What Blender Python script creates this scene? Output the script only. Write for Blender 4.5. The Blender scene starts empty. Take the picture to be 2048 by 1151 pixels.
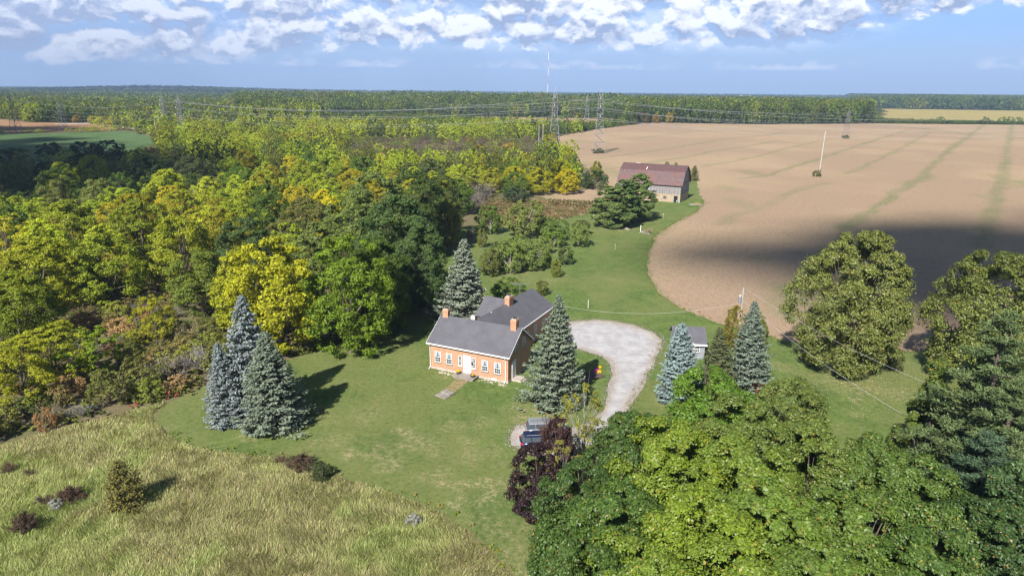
import bpy, bmesh, math, random
import numpy as np
from mathutils import Vector, Matrix
from mathutils.geometry import delaunay_2d_cdt

random.seed(7)
RNG = np.random.default_rng(11)
SC = bpy.context.scene
COL = SC.collection
PI = math.pi

# ------------------------------------------------------------------ camera model
F = 1365.0; H = 36.0; PITCH = math.radians(16.2); ROLL = math.radians(0.55)
def ray(px, py):
    a = (px-1024)/F; b = -(py-575.5)/F
    c, s = math.cos(ROLL), math.sin(ROLL)
    x = a*c-b*s; u = a*s+b*c
    return (x, math.cos(PITCH)+u*math.sin(PITCH), -math.sin(PITCH)+u*math.cos(PITCH))
def G(px, py, z=0.0):
    d = ray(px, py); t = (z-H)/d[2]
    return (d[0]*t, d[1]*t)
def P(x, y, z=0.0):
    fw = y*math.cos(PITCH)-(z-H)*math.sin(PITCH); up = y*math.sin(PITCH)+(z-H)*math.cos(PITCH)
    X = x/fw; U = up/fw
    c, s = math.cos(ROLL), math.sin(ROLL)
    return (1024+(X*c+U*s)*F, 575.5-(-X*s+U*c)*F)
def hgt(bx, by, ty):
    x, y = G(bx, by); lo, hi = 0.0, 400.0
    for _ in range(50):
        m = (lo+hi)/2
        if P(x, y, m)[1] > ty: lo = m
        else: hi = m
    return lo
def mpp(x, y, z=0.0):                      # metres per photograph pixel at a point
    return (y*math.cos(PITCH)-(z-H)*math.sin(PITCH))/F

cd = bpy.data.cameras.new('camera'); cam = bpy.data.objects.new('camera', cd); COL.objects.link(cam)
cd.sensor_width = 36; cd.lens = F/2048*36; cd.clip_start = 0.5; cd.clip_end = 90000
fwd = Vector((0, math.cos(PITCH), -math.sin(PITCH))); upv = Vector((0, math.sin(PITCH), math.cos(PITCH))); rx = Vector((1, 0, 0))
R_ = math.cos(ROLL)*rx+math.sin(ROLL)*upv; U_ = -math.sin(ROLL)*rx+math.cos(ROLL)*upv
cam.matrix_world = Matrix(((R_.x, U_.x, -fwd.x, 0), (R_.y, U_.y, -fwd.y, 0), (R_.z, U_.z, -fwd.z, H), (0, 0, 0, 1)))
SC.camera = cam

# ------------------------------------------------------------------ object helpers
def tag(o, label=None, cat=None, group=None, kind=None):
    if label: o['label'] = label
    if cat: o['category'] = cat
    if group: o['group'] = group
    if kind: o['kind'] = kind
    return o
def empty(name, loc=(0, 0, 0), rz=0.0):
    o = bpy.data.objects.new(name, None); COL.objects.link(o)
    o.location = loc; o.rotation_euler = (0, 0, rz); o.empty_display_size = 0.5
    return o
def link(name, me, mat=None, parent=None):
    o = bpy.data.objects.new(name, me); COL.objects.link(o)
    if mat is not None and not me.materials: me.materials.append(mat)
    if parent is not None: o.parent = parent
    return o
def quad_mesh(name, V, tint=None, col=None):
    """V: (n,4,3) quads; tint: (n,2) per quad [leaf, clump]; col: (n,3)"""
    n = V.shape[0]
    me = bpy.data.meshes.new(name)
    me.vertices.add(n*4); me.loops.add(n*4); me.polygons.add(n)
    me.vertices.foreach_set('co', np.ascontiguousarray(V, dtype=np.float32).ravel())
    me.loops.foreach_set('vertex_index', np.arange(n*4, dtype=np.int32))
    me.polygons.foreach_set('loop_start', np.arange(0, n*4, 4, dtype=np.int32))
    me.update(calc_edges=True)
    if tint is not None:
        a = me.attributes.new('tint', 'FLOAT_COLOR', 'POINT')
        c = np.ones((n, 4, 4), np.float32); c[:, :, 0] = tint[:, None, 0]; c[:, :, 1] = tint[:, None, 1]; c[:, :, 2] = 0
        a.data.foreach_set('color', c.ravel())
    if col is not None:
        a = me.attributes.new('col', 'FLOAT_COLOR', 'POINT')
        c = np.ones((n, 4, 4), np.float32); c[:, :, :3] = col[:, None, :]
        a.data.foreach_set('color', c.ravel())
    return me

class MB:
    """collects solids into one mesh"""
    def __init__(s): s.v = []; s.f = []
    def box(s, x0, x1, y0, y1, z0, z1):
        b = len(s.v)
        s.v += [(x0, y0, z0), (x1, y0, z0), (x1, y1, z0), (x0, y1, z0), (x0, y0, z1), (x1, y0, z1), (x1, y1, z1), (x0, y1, z1)]
        s.f += [tuple(b+i for i in f) for f in ((0, 3, 2, 1), (4, 5, 6, 7), (0, 1, 5, 4), (1, 2, 6, 5), (2, 3, 7, 6), (3, 0, 4, 7))]
        return s
    def tube(s, p, q, r0, r1=None, n=6, cap=True):
        r1 = r0 if r1 is None else r1
        p = Vector(p); q = Vector(q); d = (q-p)
        if d.length < 1e-6: return s
        d.normalize(); a = d.orthogonal().normalized(); c = d.cross(a)
        b = len(s.v)
        for (o, r) in ((p, r0), (q, r1)):
            for i in range(n):
                t = 2*PI*i/n; w = o+a*(r*math.cos(t))+c*(r*math.sin(t)); s.v.append(tuple(w))
        for i in range(n):
            j = (i+1) % n; s.f.append((b+i, b+j, b+n+j, b+n+i))
        if cap: s.f.append(tuple(b+n-1-i for i in range(n))); s.f.append(tuple(b+n+i for i in range(n)))
        return s
    def path(s, pts, r, n=5):
        for i in range(len(pts)-1): s.tube(pts[i], pts[i+1], r, r, n, cap=(i in (0, len(pts)-2)))
        return s
    def prism(s, prof, a0, a1, axis='x'):
        """profile extruded along axis; prof in the other two coordinates"""
        n = len(prof); b = len(s.v)
        for a in (a0, a1):
            for (h, z) in prof: s.v.append((a, h, z) if axis == 'x' else (h, a, z))
        for i in range(n):
            j = (i+1) % n; s.f.append((b+i, b+j, b+n+j, b+n+i))
        s.f.append(tuple(b+n-1-i for i in range(n))); s.f.append(tuple(b+n+i for i in range(n)))
        return s
    def quad(s, *pts):
        b = len(s.v); s.v += [tuple(p) for p in pts]; s.f.append(tuple(range(b, b+len(pts)))); return s
    def build(s, name, mat, parent=None, bevel=0.0, smooth=False, seg=1):
        me = bpy.data.meshes.new(name); me.from_pydata(s.v, [], s.f)
        bm = bmesh.new(); bm.from_mesh(me)
        bmesh.ops.recalc_face_normals(bm, faces=bm.faces)
        if bevel > 0: bmesh.ops.bevel(bm, geom=list(bm.edges), offset=bevel, segments=seg, affect='EDGES', clamp_overlap=True)
        bm.to_mesh(me); bm.free()
        if smooth: me.polygons.foreach_set('use_smooth', [True]*len(me.polygons))
        return link(name, me, mat, parent)

def ico(bmv, c, r, sub=1, sq=(1, 1, 1), jit=0.0, rnd=random):
    bm = bmesh.new(); bmesh.ops.create_icosphere(bm, subdivisions=sub, radius=1)
    b = len(bmv.v)
    for v in bm.verts:
        k = 1+rnd.uniform(-jit, jit)
        bmv.v.append((c[0]+v.co.x*r*sq[0]*k, c[1]+v.co.y*r*sq[1]*k, c[2]+v.co.z*r*sq[2]*k))
    for f in bm.faces: bmv.f.append(tuple(b+v.index for v in f.verts))
    bm.free()

# ------------------------------------------------------------------ noise in numpy
_T = np.random.default_rng(5).random((256, 256))
def vn(x, y):
    x = np.asarray(x, float); y = np.asarray(y, float)
    ix = np.floor(x).astype(int); iy = np.floor(y).astype(int); fx = x-ix; fy = y-iy
    fx = fx*fx*(3-2*fx); fy = fy*fy*(3-2*fy)
    a = _T[ix & 255, iy & 255]; b = _T[(ix+1) & 255, iy & 255]; c = _T[ix & 255, (iy+1) & 255]; d = _T[(ix+1) & 255, (iy+1) & 255]
    return (a*(1-fx)+b*fx)*(1-fy)+(c*(1-fx)+d*fx)*fy
def fbm(x, y, o=4):
    t = 0; a = .5; s = 0
    for i in range(o):
        t = t+a*vn(np.asarray(x)*2**i+17.3*i, np.asarray(y)*2**i+7.1*i); s += a; a *= .5
    return t/s
def inpoly(x, y, poly):
    x = np.asarray(x); y = np.asarray(y); r = np.zeros(x.shape, bool); n = len(poly)
    for i in range(n):
        x0, y0 = poly[i]; x1, y1 = poly[(i+1) % n]
        if y0 == y1: continue
        c = ((y0 > y) != (y1 > y)) & (x < (x1-x0)*(y-y0)/(y1-y0)+x0)
        r ^= c
    return r
def GP(poly): return [G(*p) for p in poly]
def ss(a, b, x): 
    t = np.clip((x-a)/(b-a), 0, 1); return t*t*(3-2*t)

# ------------------------------------------------------------------ materials
MATS = {}
def newmat(name):
    m = bpy.data.materials.new(name); m.use_nodes = True; nt = m.node_tree
    for n in list(nt.nodes): nt.nodes.remove(n)
    out = nt.nodes.new('ShaderNodeOutputMaterial'); MATS[name] = m
    return m, nt, out
class NB:
    """tiny node-building helper"""
    def __init__(s, nt): s.nt = nt
    def n(s, t, **k):
        o = s.nt.nodes.new(t)
        for a, v in k.items(): setattr(o, a, v)
        return o
    def l(s, a, b): s.nt.links.new(a, b)
    def noise(s, vec, scale, detail=4, rough=.55, dist=0.0):
        o = s.n('ShaderNodeTexNoise'); o.inputs['Scale'].default_value = scale; o.inputs['Detail'].default_value = detail
        o.inputs['Roughness'].default_value = rough; o.inputs['Distortion'].default_value = dist
        if vec is not None: s.l(vec, o.inputs['Vector'])
        return o.outputs['Fac']
    def ramp(s, fac, a, b):
        o = s.n('ShaderNodeMapRange'); o.interpolation_type = 'SMOOTHSTEP'
        o.inputs['From Min'].default_value = a; o.inputs['From Max'].default_value = b; s.l(fac, o.inputs['Value']); return o.outputs['Result']
    def mix(s, fac, a, b, mode='MIX'):
        o = s.n('ShaderNodeMix', data_type='RGBA', blend_type=mode)
        for i, v in ((0, fac), (6, a), (7, b)):
            if hasattr(v, 'is_output') or isinstance(v, bpy.types.NodeSocket): s.l(v, o.inputs[i])
            elif i == 0: o.inputs[0].default_value = v
            else: o.inputs[i].default_value = (*v, 1) if len(v) == 3 else v
        return o.outputs[2]
    def math(s, op, a, b=None, clamp=False):
        o = s.n('ShaderNodeMath', operation=op); o.use_clamp = clamp
        for i, v in ((0, a), (1, b)):
            if v is None: continue
            if isinstance(v, bpy.types.NodeSocket): s.l(v, o.inputs[i])
            else: o.inputs[i].default_value = v
        return o.outputs[0]
    def coord(s, kind='Object', scale=(1, 1, 1)):
        c = s.n('ShaderNodeTexCoord'); m = s.n('ShaderNodeMapping'); m.inputs['Scale'].default_value = scale
        s.l(c.outputs[kind], m.inputs['Vector']); return m.outputs[0]
    def bsdf(s, out, col, rough=.8, spec=.3, metal=0.0, bump=None, bstr=.3, bdist=.1):
        p = s.n('ShaderNodeBsdfPrincipled')
        if isinstance(col, bpy.types.NodeSocket): s.l(col, p.inputs['Base Color'])
        else: p.inputs['Base Color'].default_value = (*col, 1)
        if isinstance(rough, bpy.types.NodeSocket): s.l(rough, p.inputs['Roughness'])
        else: p.inputs['Roughness'].default_value = rough
        p.inputs['Specular IOR Level'].default_value = spec; p.inputs['Metallic'].default_value = metal
        if bump is not None:
            b = s.n('ShaderNodeBump'); b.inputs['Strength'].default_value = bstr; b.inputs['Distance'].default_value = bdist
            s.l(bump, b.inputs['Height']); s.l(b.outputs[0], p.inputs['Normal'])
        s.l(p.outputs[0], out.inputs['Surface']); return p
def simple(name, c1, c2=None, scale=3.0, rough=.8, spec=.3, metal=0.0, bump=0.0, stretch=(1, 1, 1), detail=5):
    m, nt, out = newmat(name); b = NB(nt)
    if c2 is None: c2 = tuple(v*.8 for v in c1)
    v = b.coord('Object', stretch); f = b.noise(v, scale, detail, .6); c = b.mix(b.ramp(f, .3, .7), c1, c2)
    b.bsdf(out, c, rough, spec, metal, f if bump else None, bump)
    return m

def foliage_mat(name, mode, spec=.25, rough=.5, transl=.3):
    """mode 'obj': base colour from the object's colour, else from attribute 'col'"""
    m, nt, out = newmat(name); b = NB(nt)
    at = b.n('ShaderNodeAttribute', attribute_name='tint'); sp = b.n('ShaderNodeSeparateColor'); b.l(at.outputs['Color'], sp.inputs[0])
    leaf, clump = sp.outputs[0], sp.outputs[1]
    if mode == 'obj':
        oi = b.n('ShaderNodeObjectInfo'); base = oi.outputs['Color']; alpha = oi.outputs['Alpha']
    else:
        ac = b.n('ShaderNodeAttribute', attribute_name='col'); base = ac.outputs['Color']; alpha = None
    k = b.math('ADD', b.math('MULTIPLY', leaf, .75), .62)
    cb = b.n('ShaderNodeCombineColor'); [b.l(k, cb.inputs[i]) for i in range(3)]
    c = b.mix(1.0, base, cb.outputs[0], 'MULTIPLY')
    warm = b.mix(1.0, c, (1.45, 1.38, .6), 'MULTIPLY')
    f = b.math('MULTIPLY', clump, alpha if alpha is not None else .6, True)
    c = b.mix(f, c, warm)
    if 'glossy' in name: c = b.mix(b.math('MULTIPLY', b.math('GREATER_THAN', leaf, .98), .6), c, (.34, .17, .04))
    p = b.n('ShaderNodeBsdfPrincipled'); b.l(c, p.inputs['Base Color']); p.inputs['Roughness'].default_value = rough; p.inputs['Specular IOR Level'].default_value = spec
    t = b.n('ShaderNodeBsdfTranslucent'); tc = b.mix(1.0, c, (1.25, 1.2, .7), 'MULTIPLY'); b.l(tc, t.inputs['Color'])
    mx = b.n('ShaderNodeMixShader'); mx.inputs[0].default_value = transl; b.l(p.outputs[0], mx.inputs[1]); b.l(t.outputs[0], mx.inputs[2])
    b.l(mx.outputs[0], out.inputs['Surface'])
    return m
M_leaf = foliage_mat('leaf_surface', 'obj', .22, .58, .3)
M_leafg = foliage_mat('glossy_leaf_surface', 'obj', .4, .48, .26)
M_needle = foliage_mat('needle_surface', 'obj', .2, .6, .12)
M_wood = foliage_mat('woodland_leaf_surface', 'col', .15, .6, .25)
M_grass = foliage_mat('grass_blade_surface', 'col', .15, .6, .3)
M_bark = simple('bark', (.16, .125, .1), (.09, .07, .055), 6, .9, .2, bump=.4, stretch=(1, 1, .25))
M_palebark = simple('pale_bark', (.34, .31, .27), (.2, .17, .15), 6, .9, .2, bump=.3, stretch=(1, 1, .3))

# ------------------------------------------------------------------ foliage generators
def unit(v): return v/np.maximum(np.linalg.norm(v, axis=-1, keepdims=True), 1e-9)
def rdir(rng, n): return unit(rng.normal(size=(n, 3)))
def leafquads(rng, c, nrm, size, aspect=.6, along=None):
    """diamond leaves at c with normals nrm"""
    n = len(c); t = rng.normal(size=(n, 3)) if along is None else along+rng.normal(size=(n, 3))*.25
    t = unit(t-nrm*np.sum(t*nrm, 1, keepdims=True)); b = np.cross(nrm, t)
    s = (size*rng.uniform(.7, 1.3, n))[:, None]
    V = np.empty((n, 4, 3)); V[:, 0] = c-t*s*.5; V[:, 1] = c+b*s*.5*aspect; V[:, 2] = c+t*s*.5; V[:, 3] = c-b*s*.5*aspect
    return V
def crown(rng, R, Hc, zb, nl=20, nsub=13, nleaf=24, leaf=.45, form='round', lobe=(.3, .46), flat=.8, droop=0.0):
    """crown of leaf clusters: lobes > clumps > leaves. Hc crown height, zb crown base height"""
    hz = Hc/2; zc = zb+hz
    t = (np.arange(nl)+rng.uniform(0, 1, nl))/nl; a = np.arange(nl)*2.39996+rng.normal(0, .5, nl)
    if form == 'cone': pr = np.clip(1.02-1.0*t, .06, 1)**.85*np.clip(.6+t/.12*.4, 0, 1)
    elif form == 'egg': pr = np.where(t < .35, .72+.28*t/.35, np.sqrt(np.clip(1-((t-.35)/.68)**2, .01, 1)))
    else: pr = np.where(t < .45, .66+.34*np.sqrt(np.clip(1-((t-.45)/.45)**2, 0, 1)), np.sqrt(np.clip(1-((t-.45)/.58)**2, .01, 1)))
    ecc = 1+.16*np.cos(a*1-rng.uniform(0, 6.28))+.1*np.cos(2*a-rng.uniform(0, 6.28))
    sc = np.clip(pr, .35, 1); lr = R*rng.uniform(*lobe, nl)*np.clip(sc, .55, 1)
    k = np.where(rng.random(nl) < .78, rng.uniform(.72, 1.06, nl), rng.uniform(.2, .7, nl))
    rad = np.maximum(R*pr*ecc-lr*.8, R*.05)*k
    C = np.stack([rad*np.cos(a), rad*np.sin(a), zb+lr*flat*.6+t*(Hc-lr*flat*1.3)], 1)
    centre = np.array([0, 0, zc])
    out = unit((C-centre)/np.array([R, R, hz*1.3]))
    li = np.repeat(np.arange(nl), nsub)
    sd = unit(rdir(rng, nl*nsub)+out[li]*.75+np.array([0, 0, .25]))
    S = C[li]+sd*(lr[li]*rng.uniform(.65, 1.05, nl*nsub))[:, None]*np.array([1, 1, flat])
    sr = lr[li]*rng.uniform(.34, .62, nl*nsub)
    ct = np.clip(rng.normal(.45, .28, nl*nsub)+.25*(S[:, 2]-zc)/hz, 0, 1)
    si = np.repeat(np.arange(nl*nsub), nleaf); n = len(si)
    ld = rdir(rng, n); ld[:, 2] = np.abs(ld[:, 2])*rng.choice([1, 1, -1], n)
    Lp = S[si]+ld*(sr[si]*rng.uniform(.35, 1.1, n))[:, None]*np.array([1, 1, .65])
    o2 = unit((Lp-centre)/np.array([R, R, hz]))
    nr = unit(ld*.7+o2*.3+np.array([0, 0, .38])+rng.normal(size=(n, 3))*.45)
    along = None
    if droop: along = np.tile(np.array([0, 0, -droop]), (n, 1))+o2*.5+rng.normal(size=(n, 3))*.5
    V = leafquads(rng, Lp, nr, leaf, .62, along)
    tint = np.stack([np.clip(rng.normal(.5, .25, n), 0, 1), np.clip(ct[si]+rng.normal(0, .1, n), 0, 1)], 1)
    return V, tint, C, lr
def limb_mb(rng, C, h0, zb, r0, n=9, bend=.0):
    mb = MB(); top = (0.15*rng.normal(), .15*rng.normal(), zb)
    mb.tube((0, 0, -.2), (top[0]*.5, top[1]*.5, zb*.5), r0*1.25, r0, 7); mb.tube((top[0]*.5, top[1]*.5, zb*.5), top, r0, r0*.85, 7)
    ctr = C[:, 2].mean()
    mb.tube(top, (top[0]*1.5, top[1], ctr+1), r0*.8, r0*.3, 6)
    for i in rng.permutation(len(C))[:n]:
        c = C[i]; z0 = zb+rng.uniform(0, .5)*(ctr-zb); p = (top[0], top[1], z0)
        m = (c[0]*.5, c[1]*.5, (z0+c[2])/2+.3)
        mb.tube(p, m, r0*.45, r0*.28, 5); mb.tube(m, tuple(c), r0*.28, r0*.08, 4)
        for k in range(2):
            q = c+rng.normal(size=3)*.8; mb.tube(m, tuple(q), r0*.14, r0*.03, 3)
    return mb
PROTO = {}
def proto_tree(key, seed, R, Hh, zb, mat, bark=None, r0=.28, nlimb=9, **k):
    rng = np.random.default_rng(seed)
    V, t, C, lr = crown(rng, R, Hh-zb, zb, **k)
    me = quad_mesh(key+'_crown', V, t); me.materials.append(mat)
    mb = limb_mb(rng, C, Hh, zb, r0, nlimb)
    tm = bpy.data.meshes.new(key+'_trunk'); tm.from_pydata(mb.v, [], mb.f); tm.materials.append(bark or M_bark)
    PROTO[key] = dict(crown=me, trunk=tm, R=R, H=Hh)
def conifer(key, seed, R, Hh, mat, z0=.4, whorl=.42, nb=(8, 11), per=46, size=.34, curve=.85, gap=0.0, up=.12, asp=.5, w=.3, irr=.12):
    rng = np.random.default_rng(seed); Vs = []; Ts = []; tr = MB()
    tr.tube((0, 0, -.2), (0, 0, Hh*.5), .02*Hh, .012*Hh, 7); tr.tube((0, 0, Hh*.5), (0, 0, Hh*.98), .012*Hh, .02, 6)
    z = z0; ph = 0
    lob = [(rng.uniform(0, 2*PI), rng.uniform(-irr, irr)) for _ in range(3)]
    while z < Hh*.985:
        t = z/Hh; L0 = R*(1-t)**curve+.12; nbr = max(4, int(rng.integers(*nb)*min(1, .45+1.2*(1-t))))
        ph += rng.uniform(.3, 1.1)
        for i in range(nbr):
            if rng.random() < gap: continue
            a = ph+2*PI*i/nbr+rng.uniform(-.22, .22); L = L0*(rng.uniform(.78, 1.1) if rng.random() < .75 else rng.uniform(.55, 1.28))*(1+sum(m*math.cos(a-q) for q, m in lob))
            n = max(8, int(per*(.35+L/R*.75))); s = rng.uniform(.16, 1, n)**.75
            wd = (w*L*(1-s)+.14+.05*L); lat = rng.uniform(-1, 1, n)*wd
            rad = s*L; dz = -.20*L*np.sin(s*PI*.75)*rng.uniform(.7, 1.3)+up*L*s**3+rng.normal(0, .07, n)-np.abs(lat)*.15
            ca, sa = math.cos(a), math.sin(a)
            c = np.stack([rad*ca-lat*sa, rad*sa+lat*ca, z+dz], 1)
            outw = np.array([ca, sa, .15]); al = np.tile(outw, (n, 1))+np.stack([-sa*lat/wd*.8, ca*lat/wd*.8, rng.normal(0, .25, n)], 1)
            nr = unit(np.array([ca*.35, sa*.35, .8])+rng.normal(size=(n, 3))*.5)
            Vs.append(leafquads(rng, c, nr, size*(.75+.35*min(1, L)), asp, unit(al)))
            br = rng.uniform(0, .35)
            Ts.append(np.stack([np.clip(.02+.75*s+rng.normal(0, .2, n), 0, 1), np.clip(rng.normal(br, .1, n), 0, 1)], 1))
            if i % 2 == 0: tr.tube((0, 0, z), (rad.max()*.8*ca, rad.max()*.8*sa, z-.12*L), .008*Hh*(1-t)+.015, .012, 3)
        z += whorl*(.55+.55*(1-t))*rng.uniform(.8, 1.2)
    V = np.concatenate(Vs); T = np.concatenate(Ts)
    me = quad_mesh(key+'_crown', V, T); me.materials.append(mat)
    tm = bpy.data.meshes.new(key+'_trunk'); tm.from_pydata(tr.v, [], tr.f); tm.materials.append(M_bark)
    PROTO[key] = dict(crown=me, trunk=tm, R=R, H=Hh)
def pine(key, seed, R, Hh, nbr=34, size=.42, zb=1.5, per=420):
    rng = np.random.default_rng(seed); Vs = []; Ts = []; tr = MB()
    tr.tube((0, 0, -.2), (0, 0, Hh*.6), .022*Hh, .014*Hh, 7); tr.tube((0, 0, Hh*.6), (0, 0, Hh*.96), .014*Hh, .03, 6)
    for i in range(nbr):
        t = (i+.5)/nbr; z = zb+(Hh-zb)*t**.92; a = i*2.4+rng.uniform(-.4, .4)
        L = R*(1-t**1.7)*rng.uniform(.7, 1.15)+.5; ca, sa = math.cos(a), math.sin(a); lift = rng.uniform(.02, .22)
        tr.tube((0, 0, z), (L*.85*ca, L*.85*sa, z+lift*L), .05+.05*(1-t), .02, 4)
        for k in range(5):
            s = .38+.14*k+rng.uniform(-.05, .05); lt = rng.uniform(-1, 1)*(.3*L*(1.1-s)+.2); cr = (.16+.26*L*(1-s*.6)*.5+.3)*rng.uniform(.8, 1.1)
            c0 = np.array([L*s*ca-lt*sa, L*s*sa+lt*ca, z+lift*L*s+rng.uniform(-.1, .25)])
            n = int(per/5*(.5+.5*L/R)); d = rdir(rng, n)
            c = c0+d*cr*(rng.uniform(.2, 1, n)**.5)[:, None]*np.array([1.15, 1.15, .42])
            nr = unit(np.array([0, 0, .55])+rng.normal(size=(n, 3))*.55)
            Vs.append(leafquads(rng, c, nr, size, .3, unit(d+np.array([ca*.8, sa*.8, .5]))))
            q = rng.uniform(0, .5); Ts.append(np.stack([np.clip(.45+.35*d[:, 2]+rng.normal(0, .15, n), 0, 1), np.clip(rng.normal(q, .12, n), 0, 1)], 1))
    me = quad_mesh(key+'_crown', np.concatenate(Vs), np.concatenate(Ts)); me.materials.append(M_needle)
    tm = bpy.data.meshes.new(key+'_trunk'); tm.from_pydata(tr.v, [], tr.f); tm.materials.append(M_bark)
    PROTO[key] = dict(crown=me, trunk=tm, R=R, H=Hh)
def twiggy(key, seed, R, Hh, n=900, leaves=300, leaf=.22, w=.05):
    """bare shrub: a fountain of fine forking twigs with a few leaves"""
    rng = np.random.default_rng(seed); Vs = []; Ts = []; tr = MB(); ends = []
    for i in range(16):
        a = rng.uniform(0, 2*PI); e = rng.uniform(.45, 1.25); L = Hh*rng.uniform(.5, .75)
        d = np.array([math.cos(a)*math.cos(e)*R/Hh*1.6, math.sin(a)*math.cos(e)*R/Hh*1.6, math.sin(e)]); p = rng.normal(size=3)*.2; p[2] = -.1
        q = p+d*L; tr.tube(tuple(p), tuple(q), .05, .025, 4); ends.append((p, q))
    P0 = []; P1 = []
    for i in range(n):
        p, q = ends[rng.integers(len(ends))]; s = rng.uniform(.3, 1.0); b = p+(q-p)*s
        dd = unit((q-p)/np.linalg.norm(q-p)+rng.normal(size=3)*.5); P0.append(b); P1.append(b+dd*rng.uniform(.25, .75)*Hh*.4)
    P0 = np.array(P0); P1 = np.array(P1); t = P1-P0; sd = unit(np.cross(t, rng.normal(size=(n, 3))))*w/2
    V = np.stack([P0-sd, P0+sd, P1+sd*.4, P1-sd*.4], 1); T = np.stack([rng.uniform(.3, .9, n), np.zeros(n)], 1)
    Vs.append(V); Ts.append(T)
    if leaves:
        k = rng.integers(0, n, leaves); c = P1[k]+rng.normal(size=(leaves, 3))*.15
        Vs.append(leafquads(rng, c, rdir(rng, leaves), leaf)); Ts.append(np.stack([rng.uniform(.5, 1, leaves), rng.uniform(.6, 1, leaves)], 1))
    me = quad_mesh(key+'_crown', np.concatenate(Vs), np.concatenate(Ts)); me.materials.append(M_leaf)
    tm = bpy.data.meshes.new(key+'_trunk'); tm.from_pydata(tr.v, [], tr.f); tm.materials.append(M_palebark)
    PROTO[key] = dict(crown=me, trunk=tm, R=R, H=Hh)

for i in range(5): proto_tree('ash%d' % i, 100+i, 5.5, 13.0, [.9, .7, 1.1, .9, .7][i], M_leaf, r0=.24, nl=60, nsub=12, nleaf=34, leaf=.3, form=['round', 'egg', 'round', 'egg', 'egg'][i], lobe=(.2, .33))
for i in range(3): proto_tree('dense%d' % i, 120+i, 7.0, 18.0, .6, M_leaf, r0=.4, nl=86, nsub=13, nleaf=36, leaf=.31, form=['egg', 'round', 'egg'][i], lobe=(.19, .3))
for i in range(3): proto_tree('locust%d' % i, 140+i, 5.5, 13.0, 1.4, M_leaf, r0=.24, nl=50, nsub=11, nleaf=32, leaf=.28, form='round', lobe=(.16, .28), flat=.6)
for i in range(3): proto_tree('shrub%d' % i, 160+i, 2.6, 3.6, .05, M_leaf, r0=.09, nlimb=7, nl=26, nsub=9, nleaf=20, leaf=.22, form='round', lobe=(.2, .36))
for i in range(4): proto_tree('maple%d' % i, 180+i, 5.3, 14.0, 1.8, M_leafg, r0=.3, nlimb=6, nl=80, nsub=20, nleaf=54, leaf=.205, form=['egg', 'round', 'egg', 'egg'][i], lobe=(.19, .31), droop=.5, flat=.9)
proto_tree('bigmaple', 200, 8.6, 18.5, .7, M_leafg, r0=.55, nlimb=9, nl=150, nsub=18, nleaf=40, leaf=.3, form='egg', lobe=(.17, .27))
proto_tree('openmaple', 201, 8.0, 17.0, .9, M_leafg, M_palebark, r0=.45, nlimb=12, nl=125, nsub=15, nleaf=34, leaf=.3, form='round', lobe=(.18, .28))
proto_tree('cone', 202, 4.6, 13.0, .4, M_leafg, r0=.25, nlimb=10, nl=80, nsub=18, nleaf=38, leaf=.22, form='cone', lobe=(.17, .28), droop=.3)
proto_tree('purple', 203, 2.9, 8.2, .3, M_leafg, r0=.16, nlimb=8, nl=46, nsub=17, nleaf=34, leaf=.19, form='round', lobe=(.2, .33), droop=.4)
proto_tree('sparse', 204, 3.0, 9.0, .9, M_leaf, M_palebark, r0=.12, nlimb=26, nl=44, nsub=8, nleaf=17, leaf=.19, form='egg', lobe=(.16, .28))
for i in range(3): proto_tree('apple%d' % i, 210+i, 3.0, 5.0, .35, M_leaf, M_palebark, r0=.15, nlimb=10, nl=46, nsub=11, nleaf=22, leaf=.22, form='round', lobe=(.18, .3), flat=.85)
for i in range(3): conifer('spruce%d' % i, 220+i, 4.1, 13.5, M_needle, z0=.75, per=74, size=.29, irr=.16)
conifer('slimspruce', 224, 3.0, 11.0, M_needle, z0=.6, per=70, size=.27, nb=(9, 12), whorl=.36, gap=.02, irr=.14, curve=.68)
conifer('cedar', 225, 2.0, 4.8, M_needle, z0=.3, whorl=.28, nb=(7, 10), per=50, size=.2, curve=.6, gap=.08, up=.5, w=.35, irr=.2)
for i in range(2): pine('pine%d' % i, 230+i, [4.6, 6.2][i], [13.5, 20.0][i], nbr=[54, 60][i], per=[700, 640][i], size=[.36, .34][i], zb=.8)
proto_tree('fir', 236, 4.4, 13.5, .4, M_needle, r0=.25, nlimb=5, nl=80, nsub=13, nleaf=44, leaf=.32, form='egg', lobe=(.2, .32), flat=.55)
for i in range(2): twiggy('bare%d' % i, 240+i, 2.6, 4.0, leaves=[60, 500][i])

def dup(root, **kw):
    c = root.copy(); COL.objects.link(c)
    for ch in root.children:
        d = ch.copy(); COL.objects.link(d); d.parent = c
        for g in ch.children:
            e = g.copy(); COL.objects.link(e); e.parent = d
    return c
ROOTS = {}
def plant(key, name, x, y, h, r, col, label, cat='tree', group=None, rz=None, warm=.5, tcol=None):
    """one tree or shrub: an Empty at its base with a crown and a trunk"""
    p = PROTO[key]
    t = bpy.data.objects.new(name, None); COL.objects.link(t); t.empty_display_size = .5
    t.location = (x, y, 0); t.rotation_euler = (0, 0, random.uniform(0, 6.28) if rz is None else rz)
    s = r/p['R']; t.scale = (s, s, h/p['H'])
    tag(t, label, cat, group)
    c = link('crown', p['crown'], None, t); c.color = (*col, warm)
    link('trunk', p['trunk'], None, t)
    return t

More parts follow.
